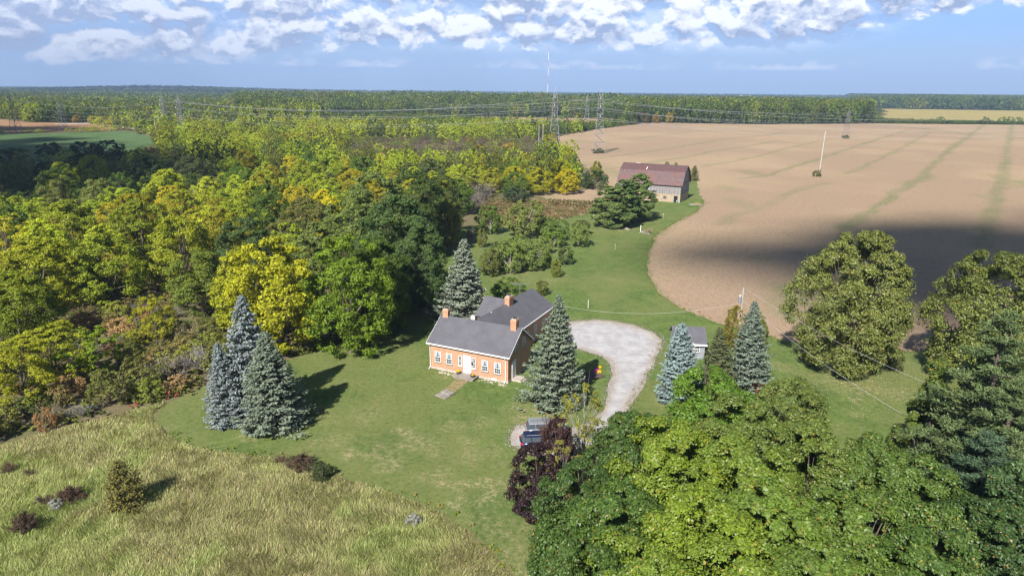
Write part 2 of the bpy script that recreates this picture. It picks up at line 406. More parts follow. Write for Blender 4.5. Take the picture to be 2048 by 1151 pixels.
YG = (.31, .37, .033); YG2 = (.27, .34, .03); GOLD = (.37, .34, .025); GRN = (.10, .16, .028); DK = (.045, .075, .022); GG = (.10, .13, .052)
OLIVE = (.17, .19, .055); ORA = (.38, .25, .13); RED = (.25, .06, .035); GREY = (.19, .17, .16); BRT = (.085, .145, .018)
CN = {YG: 'yellow-green', YG2: 'lime green', GOLD: 'golden yellow', GRN: 'mid green', DK: 'dark green', GG: 'grey-green', OLIVE: 'olive', ORA: 'orange', RED: 'red', GREY: 'bare grey', BRT: 'bright green'}
def vary(c, a=.14):
    k = random.uniform(1-a, 1+a); return tuple(v*k*random.uniform(.95, 1.05) for v in c)

# ------------------------------------------------------------------ ground sheets
def sheet(name, poly, z, mat, near=1.5, far=.02, attr=None, jit=.35, extra=None, world=False):
    pts = poly if world else GP(poly)
    B = []
    for i in range(len(pts)):
        a = pts[i]; b = pts[(i+1) % len(pts)]; L = math.dist(a, b); D = max(20, min(abs(a[1]), abs(b[1])))
        n = max(1, min(160, int(L/max(.8, D*.012))))
        for k in range(n):
            t = k/n; x = a[0]+(b[0]-a[0])*t; y = a[1]+(b[1]-a[1])*t; D2 = max(20, y)
            j = jit*max(1, D2/90)
            x += j*(2*float(fbm(x/3.1+9, y/3.1, 3))-1)*1.6; y += j*(2*float(fbm(x/2.7, y/2.7+31, 3))-1)*1.6
            B.append((x, y))
    xs = np.array([p[0] for p in B]); ys = np.array([p[1] for p in B])
    I = []; y = ys.min()
    while y < ys.max():
        st = max(near, far*max(y, 10)); gx = np.arange(xs.min(), xs.max(), st)
        gx = gx+RNG.uniform(-.3, .3, len(gx))*st; gy = y+RNG.uniform(-.3, .3, len(gx))*st
        m = inpoly(gx, gy, B); I.append(np.stack([gx[m], gy[m]], 1)); y += st
    I = np.concatenate(I) if I else np.zeros((0, 2))
    if extra is not None:
        m = inpoly(extra[:, 0], extra[:, 1], B); I = np.concatenate([I, extra[m]])
    V = [Vector(p) for p in B]+[Vector(p) for p in I.tolist()]
    E_ = [(i, (i+1) % len(B)) for i in range(len(B))]
    vo, eo, fo, *_ = delaunay_2d_cdt(V, E_, [], 1, 1e-4)
    me = bpy.data.meshes.new(name); me.from_pydata([(v.x, v.y, z) for v in vo], [], [tuple(f) for f in fo])
    if attr is not None:
        X = np.array([v.x for v in vo]); Y = np.array([v.y for v in vo]); c = np.ones((len(X), 4), np.float32); c[:, :3] = attr(X, Y)
        a = me.attributes.new('mask', 'FLOAT_COLOR', 'POINT'); a.data.foreach_set('color', c.ravel())
    # all faces upward
    bm = bmesh.new(); bm.from_mesh(me)
    for f in bm.faces:
        if f.normal.z < 0: f.normal_flip()
    bm.to_mesh(me); bm.free()
    o = link(name, me, mat); o['kind'] = 'structure'
    return o

LAWN = [(1075, 1500), (1060, 1300), (1030, 1151), (985, 1100), (930, 1055), (870, 1015), (790, 985), (700, 958), (630, 940), (560, 915), (470, 905), (400, 895), (345, 872), (314, 845), (312, 825), (335, 805),
        (420, 768), (520, 735), (600, 714), (650, 699), (705, 672), (760, 638), (790, 605), (820, 575), (855, 545), (890, 505), (905, 470), (930, 452), (985, 452), (1085, 445), (1130, 437), (1180, 425), (1195, 412), (1250, 402), (1300, 385), (1372, 362), (1396, 362),
        (1398, 382), (1409, 403), (1390, 425), (1352, 445), (1312, 470), (1298, 500), (1294, 530), (1300, 560), (1320, 590), (1370, 620), (1430, 645), (1500, 664), (1575, 682), (1700, 692), (1850, 705), (2048, 735), (2700, 830), (2900, 1500)]
FIELD = [(1540, 700), (2048, 760), (2700, 850), (2900, 257), (2048, 249.5), (1765, 247), (1500, 249), (1300, 245), (1190, 259), (1130, 270), (1060, 288), (1150, 330), (1215, 348), (1218, 366), (1170, 380), (1110, 385), (1080, 393), (1100, 403),
         (1180, 409), (1260, 404), (1270, 390), (1330, 370), (1380, 380), (1395, 405), (1330, 450), (1285, 480), (1275, 530), (1290, 575), (1350, 625), (1440, 660)]
MEADOW = [(-700, 960), (-200, 930), (0, 895), (110, 862), (230, 832), (300, 815), (330, 806), (345, 830), (360, 860), (420, 880), (570, 905), (710, 945), (890, 1005), (1010, 1090), (1060, 1160), (1100, 1300), (1120, 1500), (-900, 1500)]
DRIVE = [(1160, 641), (1190, 639), (1230, 642), (1270, 650), (1310, 664), (1325, 678), (1322, 695), (1312, 715), (1302, 735), (1290, 760), (1270, 790), (1250, 830), (1225, 870), (1170, 905), (1110, 920), (1060, 905), (1020, 892), (1018, 875), (1035, 850),
         (1085, 850), (1140, 860), (1180, 845), (1205, 815), (1215, 785), (1225, 750), (1223, 728), (1210, 714), (1185, 706), (1165, 700), (1120, 690), (1105, 670), (1120, 645)]
GREENF = [(-400, 271), (60, 267), (190, 264), (250, 262), (322, 276), (332, 290), (275, 306), (270, 314), (120, 318), (60, 330), (-400, 345)]
BROWNF = [(-400, 232), (0, 238), (60, 245), (190, 246.5), (262, 257), (120, 265), (-400, 270)]
GOLDF = [(1762, 217.5), (2048, 221.5), (2900, 233), (2900, 253), (2048, 246), (1762, 240)]
STRIPF = [(800, 228), (920, 232.5), (1240, 238.5), (1250, 247), (1110, 256), (1030, 250), (900, 238), (810, 234)]

def seg_d(X, Y, pl):
    d = np.full(X.shape, 1e9)
    for i in range(len(pl)-1):
        ax, ay = pl[i]; bx, by = pl[i+1]; vx, vy = bx-ax, by-ay; L = vx*vx+vy*vy+1e-9
        t = np.clip(((X-ax)*vx+(Y-ay)*vy)/L, 0, 1); d = np.minimum(d, np.hypot(X-ax-t*vx, Y-ay-t*vy))
    return d
TR = [([(1970, 248), (1899, 299), (1848, 350), (1804, 379), (1756, 409), (1720, 438), (1690, 458)], 2.0, .95), ([(1690, 458), (1650, 500), (1600, 560), (1565, 600)], 1.3, .6), ([(1819, 259), (1738, 284), (1680, 303), (1651, 314), (1592, 332), (1534, 350), (1483, 357)], 1.6, .9),
      ([(1859, 266), (1767, 314), (1694, 347)], 1.4, .8), ([(2023, 250), (2012, 317), (2005, 365), (1990, 401), (1976, 445), (1961, 493)], 2.2, .85),
      ([(1200, 341), (1300, 325), (1373, 314), (1424, 303), (1483, 294), (1556, 281), (1592, 288)], 2.0, .75), ([(1180, 318), (1300, 303), (1391, 288), (1457, 277), (1537, 270), (1574, 263)], 2.4, .6),
      ([(1410, 332), (1497, 317), (1563, 299), (1610, 288), (1665, 277)], 1.6, .75), ([(1440, 450), (1464, 434), (1504, 420), (1556, 398), (1610, 376), (1658, 365)], 2.2, .5),
      ([(1180, 285), (1300, 274), (1388, 263), (1480, 256)], 2.2, .55), ([(1765, 251), (1850, 257), (1935, 268), (2048, 266)], 3.0, .7), ([(2048, 278), (2010, 272)], 3, .8), ([(2060, 360), (2030, 375), (1998, 350)], 3, .5), ([(1290, 540), (1297, 500), (1312, 470), (1352, 447), (1392, 427), (1411, 403)], .8, .7), ([(1294, 560), (1318, 592), (1370, 624), (1430, 650)], .8, .7)]
TRW = [([G(*p) for p in pl], w, s) for pl, w, s in TR]
BL = [(1475, 405, 7, .45), (1500, 345, 8, .5), (1600, 590, 7, .75), (1570, 620, 5, .6), (1620, 560, 5, .5), (1185, 332, 14, .5), (1250, 352, 9, .5), (1220, 300, 9, .6), (1150, 281, 12, .5), (1960, 304, 5, .7), (1500, 262, 12, .3), (2040, 365, 7, .7), (1100, 395, 6, .5), (1850, 258, 14, .5), (1980, 395, 6, .4), (1230, 345, 10, .5), (1450, 375, 7, .4), (1530, 520, 4, .25), (1830, 275, 6, .3)]
BLW = [(*G(a, b), r, s) for a, b, r, s in BL]
def field_attr(X, Y):
    wx = X+3*(fbm(X/13, Y/13)-.5); wy = Y+5*(fbm(X/11+50, Y/17)-.5)
    g = np.zeros(X.shape)
    for pl, w, s in TRW:
        d = seg_d(wx, wy, pl); k = w*(.35+1.0*fbm(X/20+4, Y/30)); br = .35+.9*fbm(X/9+70, Y/14, 3)
        g = np.maximum(g, .85*s*br*(1-ss(k*.35, k*1.3, np.abs(d-k*.35))))
    for bx, by, r, s in BLW:
        d = np.hypot(wx-bx, (wy-by)*.45); g = np.maximum(g, s*(1-ss(r*.2, r, d))*(.3+1.0*fbm(X/4+3, Y/6, 3)))
    tone = fbm(X/30, Y/70+9); wet = fbm(X/60+20, Y/60+77)
    return np.stack([np.clip(g, 0, 1), tone, wet], 1)
ext = []
for pl, w, s in TRW:
    for i in range(len(pl)-1):
        a, b = pl[i], pl[i+1]; L = math.dist(a, b); D = max(a[1], b[1]); n = max(2, int(L/(D*.008)))
        t = np.linspace(0, 1, n); x = a[0]+(b[0]-a[0])*t; y = a[1]+(b[1]-a[1])*t; nx, ny = -(b[1]-a[1])/L, (b[0]-a[0])/L
        for o in (-2.4, -1.2, 0, 1.2, 2.4): ext.append(np.stack([x+nx*o*w*.7+RNG.uniform(-.3, .3, n), y+ny*o*w*.7+RNG.uniform(-.3, .3, n)], 1))
ext = np.concatenate(ext)

def ground_mat():
    m, nt, out = newmat('ground_surface'); b = NB(nt); v = b.coord('Object')
    n1 = b.ramp(b.noise(v, .12, 6, .62), .38, .62); n2 = b.ramp(b.noise(v, 1.6, 6, .7), .35, .65); n3 = b.ramp(b.noise(v, .0022, 4, .6), .45, .6); n4 = b.ramp(b.noise(v, .018, 6, .75), .4, .62)
    a = b.mix(n1, (.15, .125, .07), (.11, .125, .04)); a = b.mix(n2, a, (.15, .12, .07)); 
    far = b.mix(n4, (.032, .052, .022), (.085, .095, .03)); far = b.mix(n3, far, (.16, .14, .07))
    geo = b.n('ShaderNodeNewGeometry'); sp = b.n('ShaderNodeSeparateXYZ'); b.l(geo.outputs['Position'], sp.inputs[0])
    f = b.ramp(sp.outputs['Y'], 500, 1400); c = b.mix(f, a, far)
    b.bsdf(out, c, .95, .1, bump=b.noise(v, .9, 5, .7), bstr=.6, bdist=.4); return m
def mask_split(b):
    at = b.n('ShaderNodeAttribute', attribute_name='mask'); sp = b.n('ShaderNodeSeparateColor'); b.l(at.outputs['Color'], sp.inputs[0]); return sp.outputs
def field_mat():
    m, nt, out = newmat('field_soil'); b = NB(nt); v = b.coord('Object'); g, tone, wet = mask_split(b)
    rows = b.coord('Object', (1, .18, 1)); r1 = b.noise(rows, 2.2, 6, .75); r2 = b.noise(v, 5, 4, .7)
    c = b.mix(tone, (.335, .24, .15), (.39, .295, .185)); c = b.mix(b.ramp(wet, .42, .62), c, (.30, .215, .145)); c = b.mix(b.math('MULTIPLY', b.ramp(b.noise(rows, .12, 6, .7), .5, .64), .35), c, (.28, .225, .135))
    c = b.mix(b.math('MULTIPLY', b.ramp(r1, .42, .6), .6), c, (.22, .145, .095)); c = b.mix(b.math('MULTIPLY', b.ramp(r2, .5, .62), .55), c, (.46, .35, .24))
    gn = b.math('MULTIPLY', g, b.ramp(b.noise(v, .9, 6, .75), .3, .62), True); c = b.mix(b.math('MULTIPLY', gn, .95), c, (.09, .15, .045))
    b.bsdf(out, c, .95, .1, bump=b.noise(rows, 2.5, 5, .75), bstr=.45, bdist=.25); return m
WORN = [(905, 1010, 2, .6), (935, 915, 2.2, .5), (985, 900, 1.5, .5), (840, 890, 2.5, .45), (780, 930, 2, .5), (660, 880, 2.5, .35), (960, 845, 2, .4), (900, 850, 2, .35), (1010, 965, 1.6, .5), (720, 830, 3, .25), (930, 1000, 1.2, .7), (590, 945, 1.5, .8), (525, 948, 1.2, .7), (700, 908, 1.1, .9), (745, 912, 1.0, .6), (760, 890, 1, .5), (800, 862, 1.2, .6), (820, 870, .9, .6), (845, 950, 1.3, .6), (880, 965, 1.4, .7), (895, 945, 1.2, .7), (943, 882, .9, 1), (965, 965, 1.3, .9), (975, 985, 1, .9),
        (960, 1000, 1.2, .7), (925, 975, 1.3, .6), (1000, 930, .9, .5), (870, 905, 1.5, .45), (885, 752, .9, .8), (505, 866, 1.8, .9), (1050, 845, 2.2, .6), (1040, 815, 2, .5), (1100, 825, 3, .8), (1340, 805, 2, .8), (1700, 770, 4, .5), (1640, 760, 4, .35), (1720, 800, 1.2, .9), (1716, 830, .9, .7),
        (1790, 790, 3, .5), (1560, 735, 3, .35), (1250, 458, 5, .5), (1290, 465, 2, .8), (1100, 560, 3, .25), (1030, 545, 4, .4), (1110, 492, 4, .4), (640, 838, 3, .3), (1020, 560, 5, .2), (1225, 560, 2, .35), (1060, 470, 5, .3), (915, 875, .7, .4), (420, 905, 2, .4), (330, 860, 1.5, .6), (1045, 1000, 2, .3), (1000, 1060, 3, .35), (1040, 1120, 3, .35), (950, 1040, 2, .3)]
WORNW = [(*G(a, b), r, s) for a, b, r, s in WORN]
def lawn_attr(X, Y):
    g = np.zeros(X.shape)
    for bx, by, r, s in WORNW:
        d = np.hypot(X-bx, Y-by)+.9*(fbm(X/1.3, Y/1.3, 3)-.5)*r*1.6; g = np.maximum(g, s*(1-ss(r*.3, r*1.15, d))*(.35+1.0*fbm(X/.8+3, Y/.8, 3)))
    dryn = fbm(X/9, Y/12+40); dr = ss(.40, .66, dryn)*.75
    front = np.clip((75-Y)/30, 0, 1)*.35; right = ss(30, 60, X)*.35
    return np.stack([np.clip(g, 0, 1), np.clip(dr+front*.6+right*.5, 0, 1), fbm(X/4+5, Y/4+9)], 1)
def lawn_mat():
    m, nt, out = newmat('lawn_surface'); b = NB(nt); v = b.coord('Object'); worn, dry, tone = mask_split(b)
    fine = b.noise(v, 1.9, 8, .82); mid = b.noise(v, .42, 6, .72); big_ = b.noise(v, .11, 5, .7, .4)
    c = b.mix(b.ramp(mid, .38, .62), (.074, .120, .025), (.120, .172, .040)); c = b.mix(b.math('MULTIPLY', dry, .75), c, (.155, .165, .055))
    c = b.mix(b.math('MULTIPLY', b.ramp(big_, .5, .62), .6), c, (.16, .17, .058)); c = b.mix(b.math('MULTIPLY', b.ramp(big_, .47, .36), .5), c, (.042, .095, .016))
    c = b.mix(b.math('MULTIPLY', b.ramp(fine, .5, .62), .6), c, (.19, .195, .08)); c = b.mix(b.math('MULTIPLY', b.ramp(fine, .48, .38), .6), c, (.030, .062, .013))
    spk = b.noise(v, 1.0, 8, .88); c = b.mix(b.math('MULTIPLY', b.ramp(spk, .57, .66), .7), c, (.27, .235, .12))
    mp = b.n('ShaderNodeMapping'); mp.inputs['Rotation'].default_value = (0, 0, math.radians(-14)); b.l(v, mp.inputs['Vector']); w = b.n('ShaderNodeTexWave'); w.inputs['Scale'].default_value = .26; w.inputs['Distortion'].default_value = 3.5; w.inputs['Detail'].default_value = 4; w.inputs['Detail Scale'].default_value = .25; w.inputs['Detail Roughness'].default_value = .7
    b.l(mp.outputs[0], w.inputs['Vector']); c = b.mix(b.math('MULTIPLY', w.outputs['Fac'], .3), c, (.125, .175, .05))
    c = b.mix(b.math('MULTIPLY', b.math('ADD', b.math('MULTIPLY', worn, 1.5), 0.0), b.ramp(b.noise(v, 1.6, 8, .9), .49, .57), True), c, (.40, .32, .19))
    b.bsdf(out, c, .9, .15, bump=fine, bstr=.7, bdist=.2); return m
def drive_mat():
    m, nt, out = newmat('gravel_surface'); b = NB(nt); v = b.coord('Object')
    c = b.mix(b.ramp(b.noise(v, .5, 6, .7), .35, .65), (.31, .30, .31), (.42, .41, .415)); c = b.mix(b.math('MULTIPLY', b.ramp(b.noise(v, 6, 5, .8), .5, .7), .5), c, (.56, .54, .53))
    tr = b.coord('Object', (1, .22, 1)); c = b.mix(b.math('MULTIPLY', b.ramp(b.noise(tr, .9, 5, .6), .5, .7), .45), c, (.32, .30, .29))
    g, t, w = mask_split(b); c = b.mix(b.math('MULTIPLY', g, b.ramp(b.noise(v, 1.8, 6, .8), .38, .55), True), c, (.30, .215, .12))
    b.bsdf(out, c, .95, .15, bump=b.noise(v, 7, 4, .8), bstr=.5, bdist=.08); return m
def plainfield(name, c1, c2, stretch=(1, .15, 1), scale=.12):
    m, nt, out = newmat(name); b = NB(nt); v = b.coord('Object', stretch); f = b.noise(v, scale, 6, .65)
    c = b.mix(b.ramp(f, .35, .65), c1, c2); b.bsdf(out, c, .95, .1); return m

# the base ground: polar fan out to the horizon
gv = []; gf = []; rad = [18*1.12**i for i in range(74)]; NA = 72
for r in rad:
    for k in range(NA+1):
        a = math.radians(-75+150*k/NA); gv.append((r*math.sin(a), r*math.cos(a)-40, 0))
for i in range(len(rad)-1):
    for k in range(NA): q = i*(NA+1)+k; gf.append((q, q+1, q+NA+2, q+NA+1))
gme = bpy.data.meshes.new('ground'); gme.from_pydata(gv, [], gf); gme.flip_normals() if False else None
bm = bmesh.new(); bm.from_mesh(gme)
for f in bm.faces:
    if f.normal.z < 0: f.normal_flip()
bm.to_mesh(gme); bm.free()
link('ground', gme, ground_mat())['kind'] = 'structure'
def meadow_mat():
    m, nt, out = newmat('meadow_soil'); b = NB(nt); v = b.coord('Object')
    c = b.mix(b.ramp(b.noise(v, .25, 6, .65), .38, .62), (.17, .165, .065), (.22, .19, .10)); c = b.mix(b.ramp(b.noise(v, 3, 6, .75), .4, .65), c, (.10, .12, .035))
    b.bsdf(out, c, .95, .1, bump=b.noise(v, 3, 5, .8), bstr=.7, bdist=.3); return m
sheet('field', FIELD, .012, field_mat(), near=1.8, far=.014, attr=field_attr, extra=ext, jit=.25)
sheet('meadow', MEADOW, .008, meadow_mat(), near=4)
sheet('lawn', LAWN, .02, lawn_mat(), near=.8, far=.0085, attr=lawn_attr, jit=.3)
DRW = GP(DRIVE)
def drive_attr(X, Y):
    d = seg_d(X, Y, DRW+[DRW[0]]); g = (1-ss(.1, 1.3+1.6*ss(88, 100, Y), d))*(.15+1.0*fbm(X/1.7, Y/1.7, 3)); return np.stack([np.clip(g, 0, 1), g*0, g*0], 1)
sheet('driveway', DRIVE, .028, drive_mat(), near=.6, far=.006, attr=drive_attr, jit=.35)
sheet('green_field', GREENF, .05, plainfield('winter_wheat', (.07, .125, .045), (.10, .15, .06)), near=12, far=.05)
sheet('brown_field', BROWNF, .06, plainfield('tilled_soil', (.32, .19, .10), (.26, .155, .085)), near=20, far=.06)
sheet('golden_field', GOLDF, .06, plainfield('ripe_crop', (.34, .27, .09), (.28, .23, .08), scale=.05), near=40, far=.06)
sheet('stubble_field', STRIPF, .05, plainfield('stubble', (.36, .22, .13), (.28, .18, .11)), near=20, far=.05)
sheet('dirt_patch', [(1085, 443), (1100, 412), (1180, 411), (1180, 425), (1130, 437)], .005, plainfield('dry_grass_soil', (.26, .20, .12), (.18, .16, .07), (1, .6, 1), .5), near=2)
sheet('road', [(110, 249), (190, 247), (262, 257.5), (330, 266), (330, 264.3), (262, 255.4), (190, 245.2), (110, 247.6)], .07, plainfield('pale_road', (.42, .40, .38), (.36, .34, .32)), near=20, far=.05, jit=0)
# the lake on the horizon
lk = bpy.data.meshes.new('lake'); LAKE = [(-3200, 9400), (-900, 8400), (600, 7200), (3600, 6900), (7500, 7400), (60000, 60000), (-26000, 60000)]
lk.from_pydata([(a_, b_, .3) for a_, b_ in LAKE], [], [tuple(range(7))])
lm, nt, out = newmat('lake_water'); NB(nt).bsdf(out, (.12, .26, .36), .3, .5)
link('lake', lk, lm)['kind'] = 'structure'
# ------------------------------------------------------------------ the house
def brick_mat(name, c1, c2, mortar, sc=1.0, soot=0.0):
    m, nt, out = newmat(name); b = NB(nt)
    tc = b.n('ShaderNodeTexCoord'); sp = b.n('ShaderNodeSeparateXYZ'); b.l(tc.outputs['Object'], sp.inputs[0])
    ad = b.math('ADD', sp.outputs[0], sp.outputs[1]); cb = b.n('ShaderNodeCombineXYZ'); b.l(ad, cb.inputs[0]); b.l(sp.outputs[2], cb.inputs[1])
    br = b.n('ShaderNodeTexBrick'); b.l(cb.outputs[0], br.inputs['Vector']); br.inputs['Scale'].default_value = 1/sc
    for k, v in (('Brick Width', .23), ('Row Height', .077), ('Mortar Size', .009), ('Bias', -.1)): br.inputs[k].default_value = v
    br.inputs['Color1'].default_value = (*c1, 1); br.inputs['Color2'].default_value = (*c2, 1); br.inputs['Mortar'].default_value = (*mortar, 1)
    n = b.ramp(b.noise(tc.outputs['Object'], 1.2, 7, .7), .35, .65); c = b.mix(b.math('MULTIPLY', n, .35), br.outputs['Color'], tuple(v*.72 for v in c1))
    n2 = b.ramp(b.noise(tc.outputs['Object'], 5, 6, .8), .5, .7); c = b.mix(b.math('MULTIPLY', n2, .4), c, (.62, .42, .28))
    b.bsdf(out, c, .9, .15, bump=br.outputs['Fac'], bstr=.3, bdist=.01); return m
M_brick = brick_mat('orange_brick', (.40, .205, .125), (.50, .29, .185), (.46, .32, .22))
M_chim = brick_mat('chimney_brick', (.46, .21, .11), (.58, .30, .17), (.42, .32, .25), 1)
def shingle_mat(name, c1, c2):
    m, nt, out = newmat(name); b = NB(nt); v = b.coord('Object')
    n = b.noise(v, 9, 5, .8); c = b.mix(b.ramp(n, .35, .65), c1, c2); c = b.mix(b.math('MULTIPLY', b.ramp(b.noise(v, .7, 4, .6), .3, .7), .35), c, tuple(x*1.35 for x in c2))
    br = b.n('ShaderNodeTexWave'); br.wave_type = 'BANDS'; br.bands_direction = 'Z'; br.inputs['Scale'].default_value = 3.2; br.inputs['Distortion'].default_value = .6; b.l(v, br.inputs['Vector'])
    c = b.mix(b.math('MULTIPLY', br.outputs['Fac'], .22), c, tuple(x*.6 for x in c1)); b.bsdf(out, c, .85, .25, bump=n, bstr=.25, bdist=.02); return m
M_shingle = shingle_mat('charcoal_shingle', (.074, .073, .086), (.118, .115, .130))
M_white = simple('white_paint', (.78, .78, .78), (.7, .7, .69), 2, .5, .4)
M_glass, nt, out = newmat('window_glass'); NB(nt).bsdf(out, (.06, .075, .095), .08, .6)
M_curtain = simple('lace_curtain', (.34, .38, .46), (.22, .26, .34), 6, .8)
M_stone = simple('grey_stone', (.30, .27, .24), (.19, .17, .15), 3, .9, .2, bump=.3)
M_pave = brick_mat('paving_brick', (.30, .19, .12), (.38, .25, .15), (.24, .2, .14))
_nt = M_pave.node_tree; _b = NB(_nt); _p = [n for n in _nt.nodes if n.type == 'BSDF_PRINCIPLED'][0]; _src = _p.inputs['Base Color'].links[0].from_socket
_b.l(_b.mix(_b.math('MULTIPLY', _b.ramp(_b.noise(_b.coord('Object'), 1.7, 7, .85), .43, .55), .85), _src, (.12, .15, .05)), _p.inputs['Base Color'])
M_conc = simple('concrete', (.48, .42, .36), (.36, .31, .26), 2.5, .9, .2, bump=.2)
M_dark = simple('interior_shade_paint', (.012, .012, .014), (.02, .02, .02), 2, .9)  # near-black colour standing in for the shade inside openings
M_metal = simple('galvanised_steel', (.36, .37, .39), (.27, .28, .30), 4, .5, .4, .5)
M_sooty = simple('sooty_clay', (.05, .04, .035), (.08, .06, .05), 5, .9)
HB = (-0.39, 80.15); HANG = math.atan2(-.4259, .9048)
house = empty('brick_house', (HB[0], HB[1], 0), HANG)
tag(house, 'orange brick farmhouse with charcoal shingle roofs and three chimneys beside the gravel turning circle', 'house')
W = 11.64; DP = 7.1; EV = 3.75; RG = 6.25
mb = MB(); mb.prism([(0, 0), (DP, 0), (DP, EV), (DP/2, RG), (0, EV)], -W, 0, 'x'); mb.build('main_wall', M_brick, house)
mb = MB(); mb.prism([(-10.1, 0), (-3.0, 0), (-3.0, EV-.02), (-6.55, 5.85), (-10.1, EV-.02)], 4.4, 22, 'y'); mb.build('wing_wall', M_brick, house)
mb = MB(); mb.prism([(13, 0), (19, 0), (19, EV-.04), (16, 5.6), (13, EV-.04)], -11.3, -6.6, 'x'); mb.build('side_wing_wall', M_brick, house)
def gable_roof(name, axis, e0, e1, rd, ze, zr, a0, a1, th=.16, ov=.3, par=None, mat=M_shingle):
    """two sloping slabs; e0/e1 eave lines, rd ridge line (across), a0/a1 along"""
    s = (zr-ze)/(rd-e0); mbr = MB()
    for e, sg in ((e0, 1), (e1, -1)):
        x0 = e-sg*ov; z0 = ze-s*ov
        prof = [(x0, z0), (rd, zr), (rd, zr+th*1.15), (x0, z0+th)]
        mbr.prism(prof if sg > 0 else prof[::-1], a0, a1, axis)
    return mbr.build(name, mat, par)
gable_roof('main_roof', 'x', 0, DP, DP/2, EV+.03, RG+.03, -W-.28, .32, par=house)
gable_roof('wing_roof', 'y', -10.1, -3.0, -6.55, EV+.0, 5.87, 4.35, 22.3, par=house)
gable_roof('side_wing_roof', 'x', 13, 19, 16, EV-.03, 5.62, -11.6, -6.6, par=house)
fz = EV+.03-.3*(RG-EV)/(DP/2)
mb = MB(); mb.box(-W-.3, .34, -.42, -.303, fz-.02, fz+.13); mb.build('gutter', M_white, house)
mb = MB(); mb.box(-2.70, -2.585, 7.6, 22.3, 3.57, 3.71); mb.build('gutter', M_white, house)
for x in (.322, -W-.30):
    MB().prism([(-.34, fz-.08), (DP/2, RG-.05), (DP/2, RG+.2), (-.34, fz+.16)], x, x+.03, 'x').build('rake_board', M_white, house); MB().prism([(DP+.34, fz-.08), (DP+.34, fz+.16), (DP/2, RG+.2), (DP/2, RG-.05)], x, x+.03, 'x').build('rake_board', M_white, house)
for x in (-11.5, -.33):
    mb = MB(); mb.tube((x, -.36, 3.5), (x, -.09, 3.1), .045); mb.tube((x, -.09, 3.1), (x, -.09, .3), .05); mb.tube((x, -.09, .3), (x, -.55, .06), .05); mb.build('downspout', M_white, house)
def wbox(plane, a0, a1, d0, d1, z0, z1, m):
    if plane == 'front': m.box(a0, a1, -d1, -d0, z0, z1)
    else:
        off = 0 if plane == 'right' else plane
        m.box(off+d0, off+d1, a0, a1, z0, z1)
def window(par, plane, c, w, z0, z1, cols=3, rows=2, curtain=True, name='window'):
    m = MB(); x0, x1 = c-w/2, c+w/2; f = .055
    wbox(plane, x0, x1, .0, .06, z1-f, z1, m); wbox(plane, x0, x1, .0, .06, z0, z0+f, m)
    wbox(plane, x0, x0+f, .0, .06, z0+f, z1-f, m); wbox(plane, x1-f, x1, .0, .06, z0+f, z1-f, m)
    zm = (z0+z1)/2; wbox(plane, x0+f, x1-f, .0, .055, zm-.035, zm+.035, m)
    for k in range(1, cols):
        x = x0+f+(w-2*f)*k/cols; wbox(plane, x-.01, x+.01, .0, .04, z0+f, zm-.035, m); wbox(plane, x-.01, x+.01, .0, .04, zm+.035, z1-f, m)
    for a, b_ in ((z0+f, zm-.035), (zm+.035, z1-f)):
        for k in range(1, rows): z = a+(b_-a)*k/rows; wbox(plane, x0+f, x1-f, .0, .036, z-.013, z+.013, m)
    o = m.build(name, M_white, par)
    p = MB(); wbox(plane, x0+f, x1-f, .0, .02, z0+f, z1-f, p); p.build('pane', M_glass, o)
    sl = MB(); wbox(plane, x0-.06, x1+.06, .0, .12, z0-.1, z0, sl); sl.build('sill', M_stone if w > .6 else M_white, o)
    if curtain:
        cu = MB(); h = z1-f-zm; iw = w-2*f
        for sg in (-1, 1):
            xe = c+sg*iw/2; d = .024
            def q(x, z): return (x, -d, z) if plane == 'front' else ((0 if plane == 'right' else plane)+d, x, z)
            cu.quad(q(xe, z1-f), q(c+sg*iw*.04, z1-f), q(c+sg*iw*.22, zm+h*.3), q(c+sg*iw*.36, zm+.05), q(xe, zm+.05))
        cu.build('curtain', M_curtain, o)
    return o
for c in (-10.35, -8.62, -3.3, -1.5): window(house, 'front', c, .9, 1.1, 2.58)
for c in (-6.95, -4.92): window(house, 'front', c, .52, 1.2, 2.62, 2, 3, curtain=False)
window(house, 'right', 2.35, .85, 3.5, 4.9); window(house, 'right', 4.75, .85, 3.5, 4.9)
window(house, 'front', -2.0, .7, .08, .38, 3, 1, False, 'basement_window')
for y in (9.5, 12.5, 15.5, 18.7): window(house, -3.0, y, .9, 1.2, 2.7)
m = MB(); wbox('front', -6.5, -6.38, 0, .07, .3, 2.6, m); wbox('front', -5.42, -5.3, 0, .07, .3, 2.6, m); wbox('front', -6.5, -5.3, 0, .07, 2.6, 2.78, m); df = m.build('door_frame', M_white, house)
m = MB(); wbox('front', -6.38, -5.42, 0, .05, .3, 2.6, m)
for z0, z1 in ((.45, 1.2), (1.35, 2.45)):
    for a0, a1 in ((-6.28, -5.95), (-5.85, -5.52)): wbox('front', a0, a1, .05, .062, z0, z1, m)
dr = m.build('door', M_white, house)
m = MB(); m.tube((-5.5, -.06, 1.35), (-5.5, -.13, 1.35), .035); m.build('handle', M_sooty, dr)
m = MB(); m.tube((-5.12, 0, 2.0), (-5.12, -.16, 2.05), .03); m.box(-5.2, -5.04, -.24, -.1, 1.75, 2.05); m.build('wall_lantern', M_sooty, house)
m = MB(); wbox('right', 1.2, 2.15, 0, .05, .35, 2.45, m); wbox('right', 1.1, 1.2, 0, .07, .3, 2.55, m); wbox('right', 2.15, 2.25, 0, .07, .3, 2.55, m); wbox('right', 1.1, 2.25, 0, .07, 2.55, 2.66, m); dd = m.build('door', M_white, house); dd['label'] = 'white side door in the shaded gable wall'
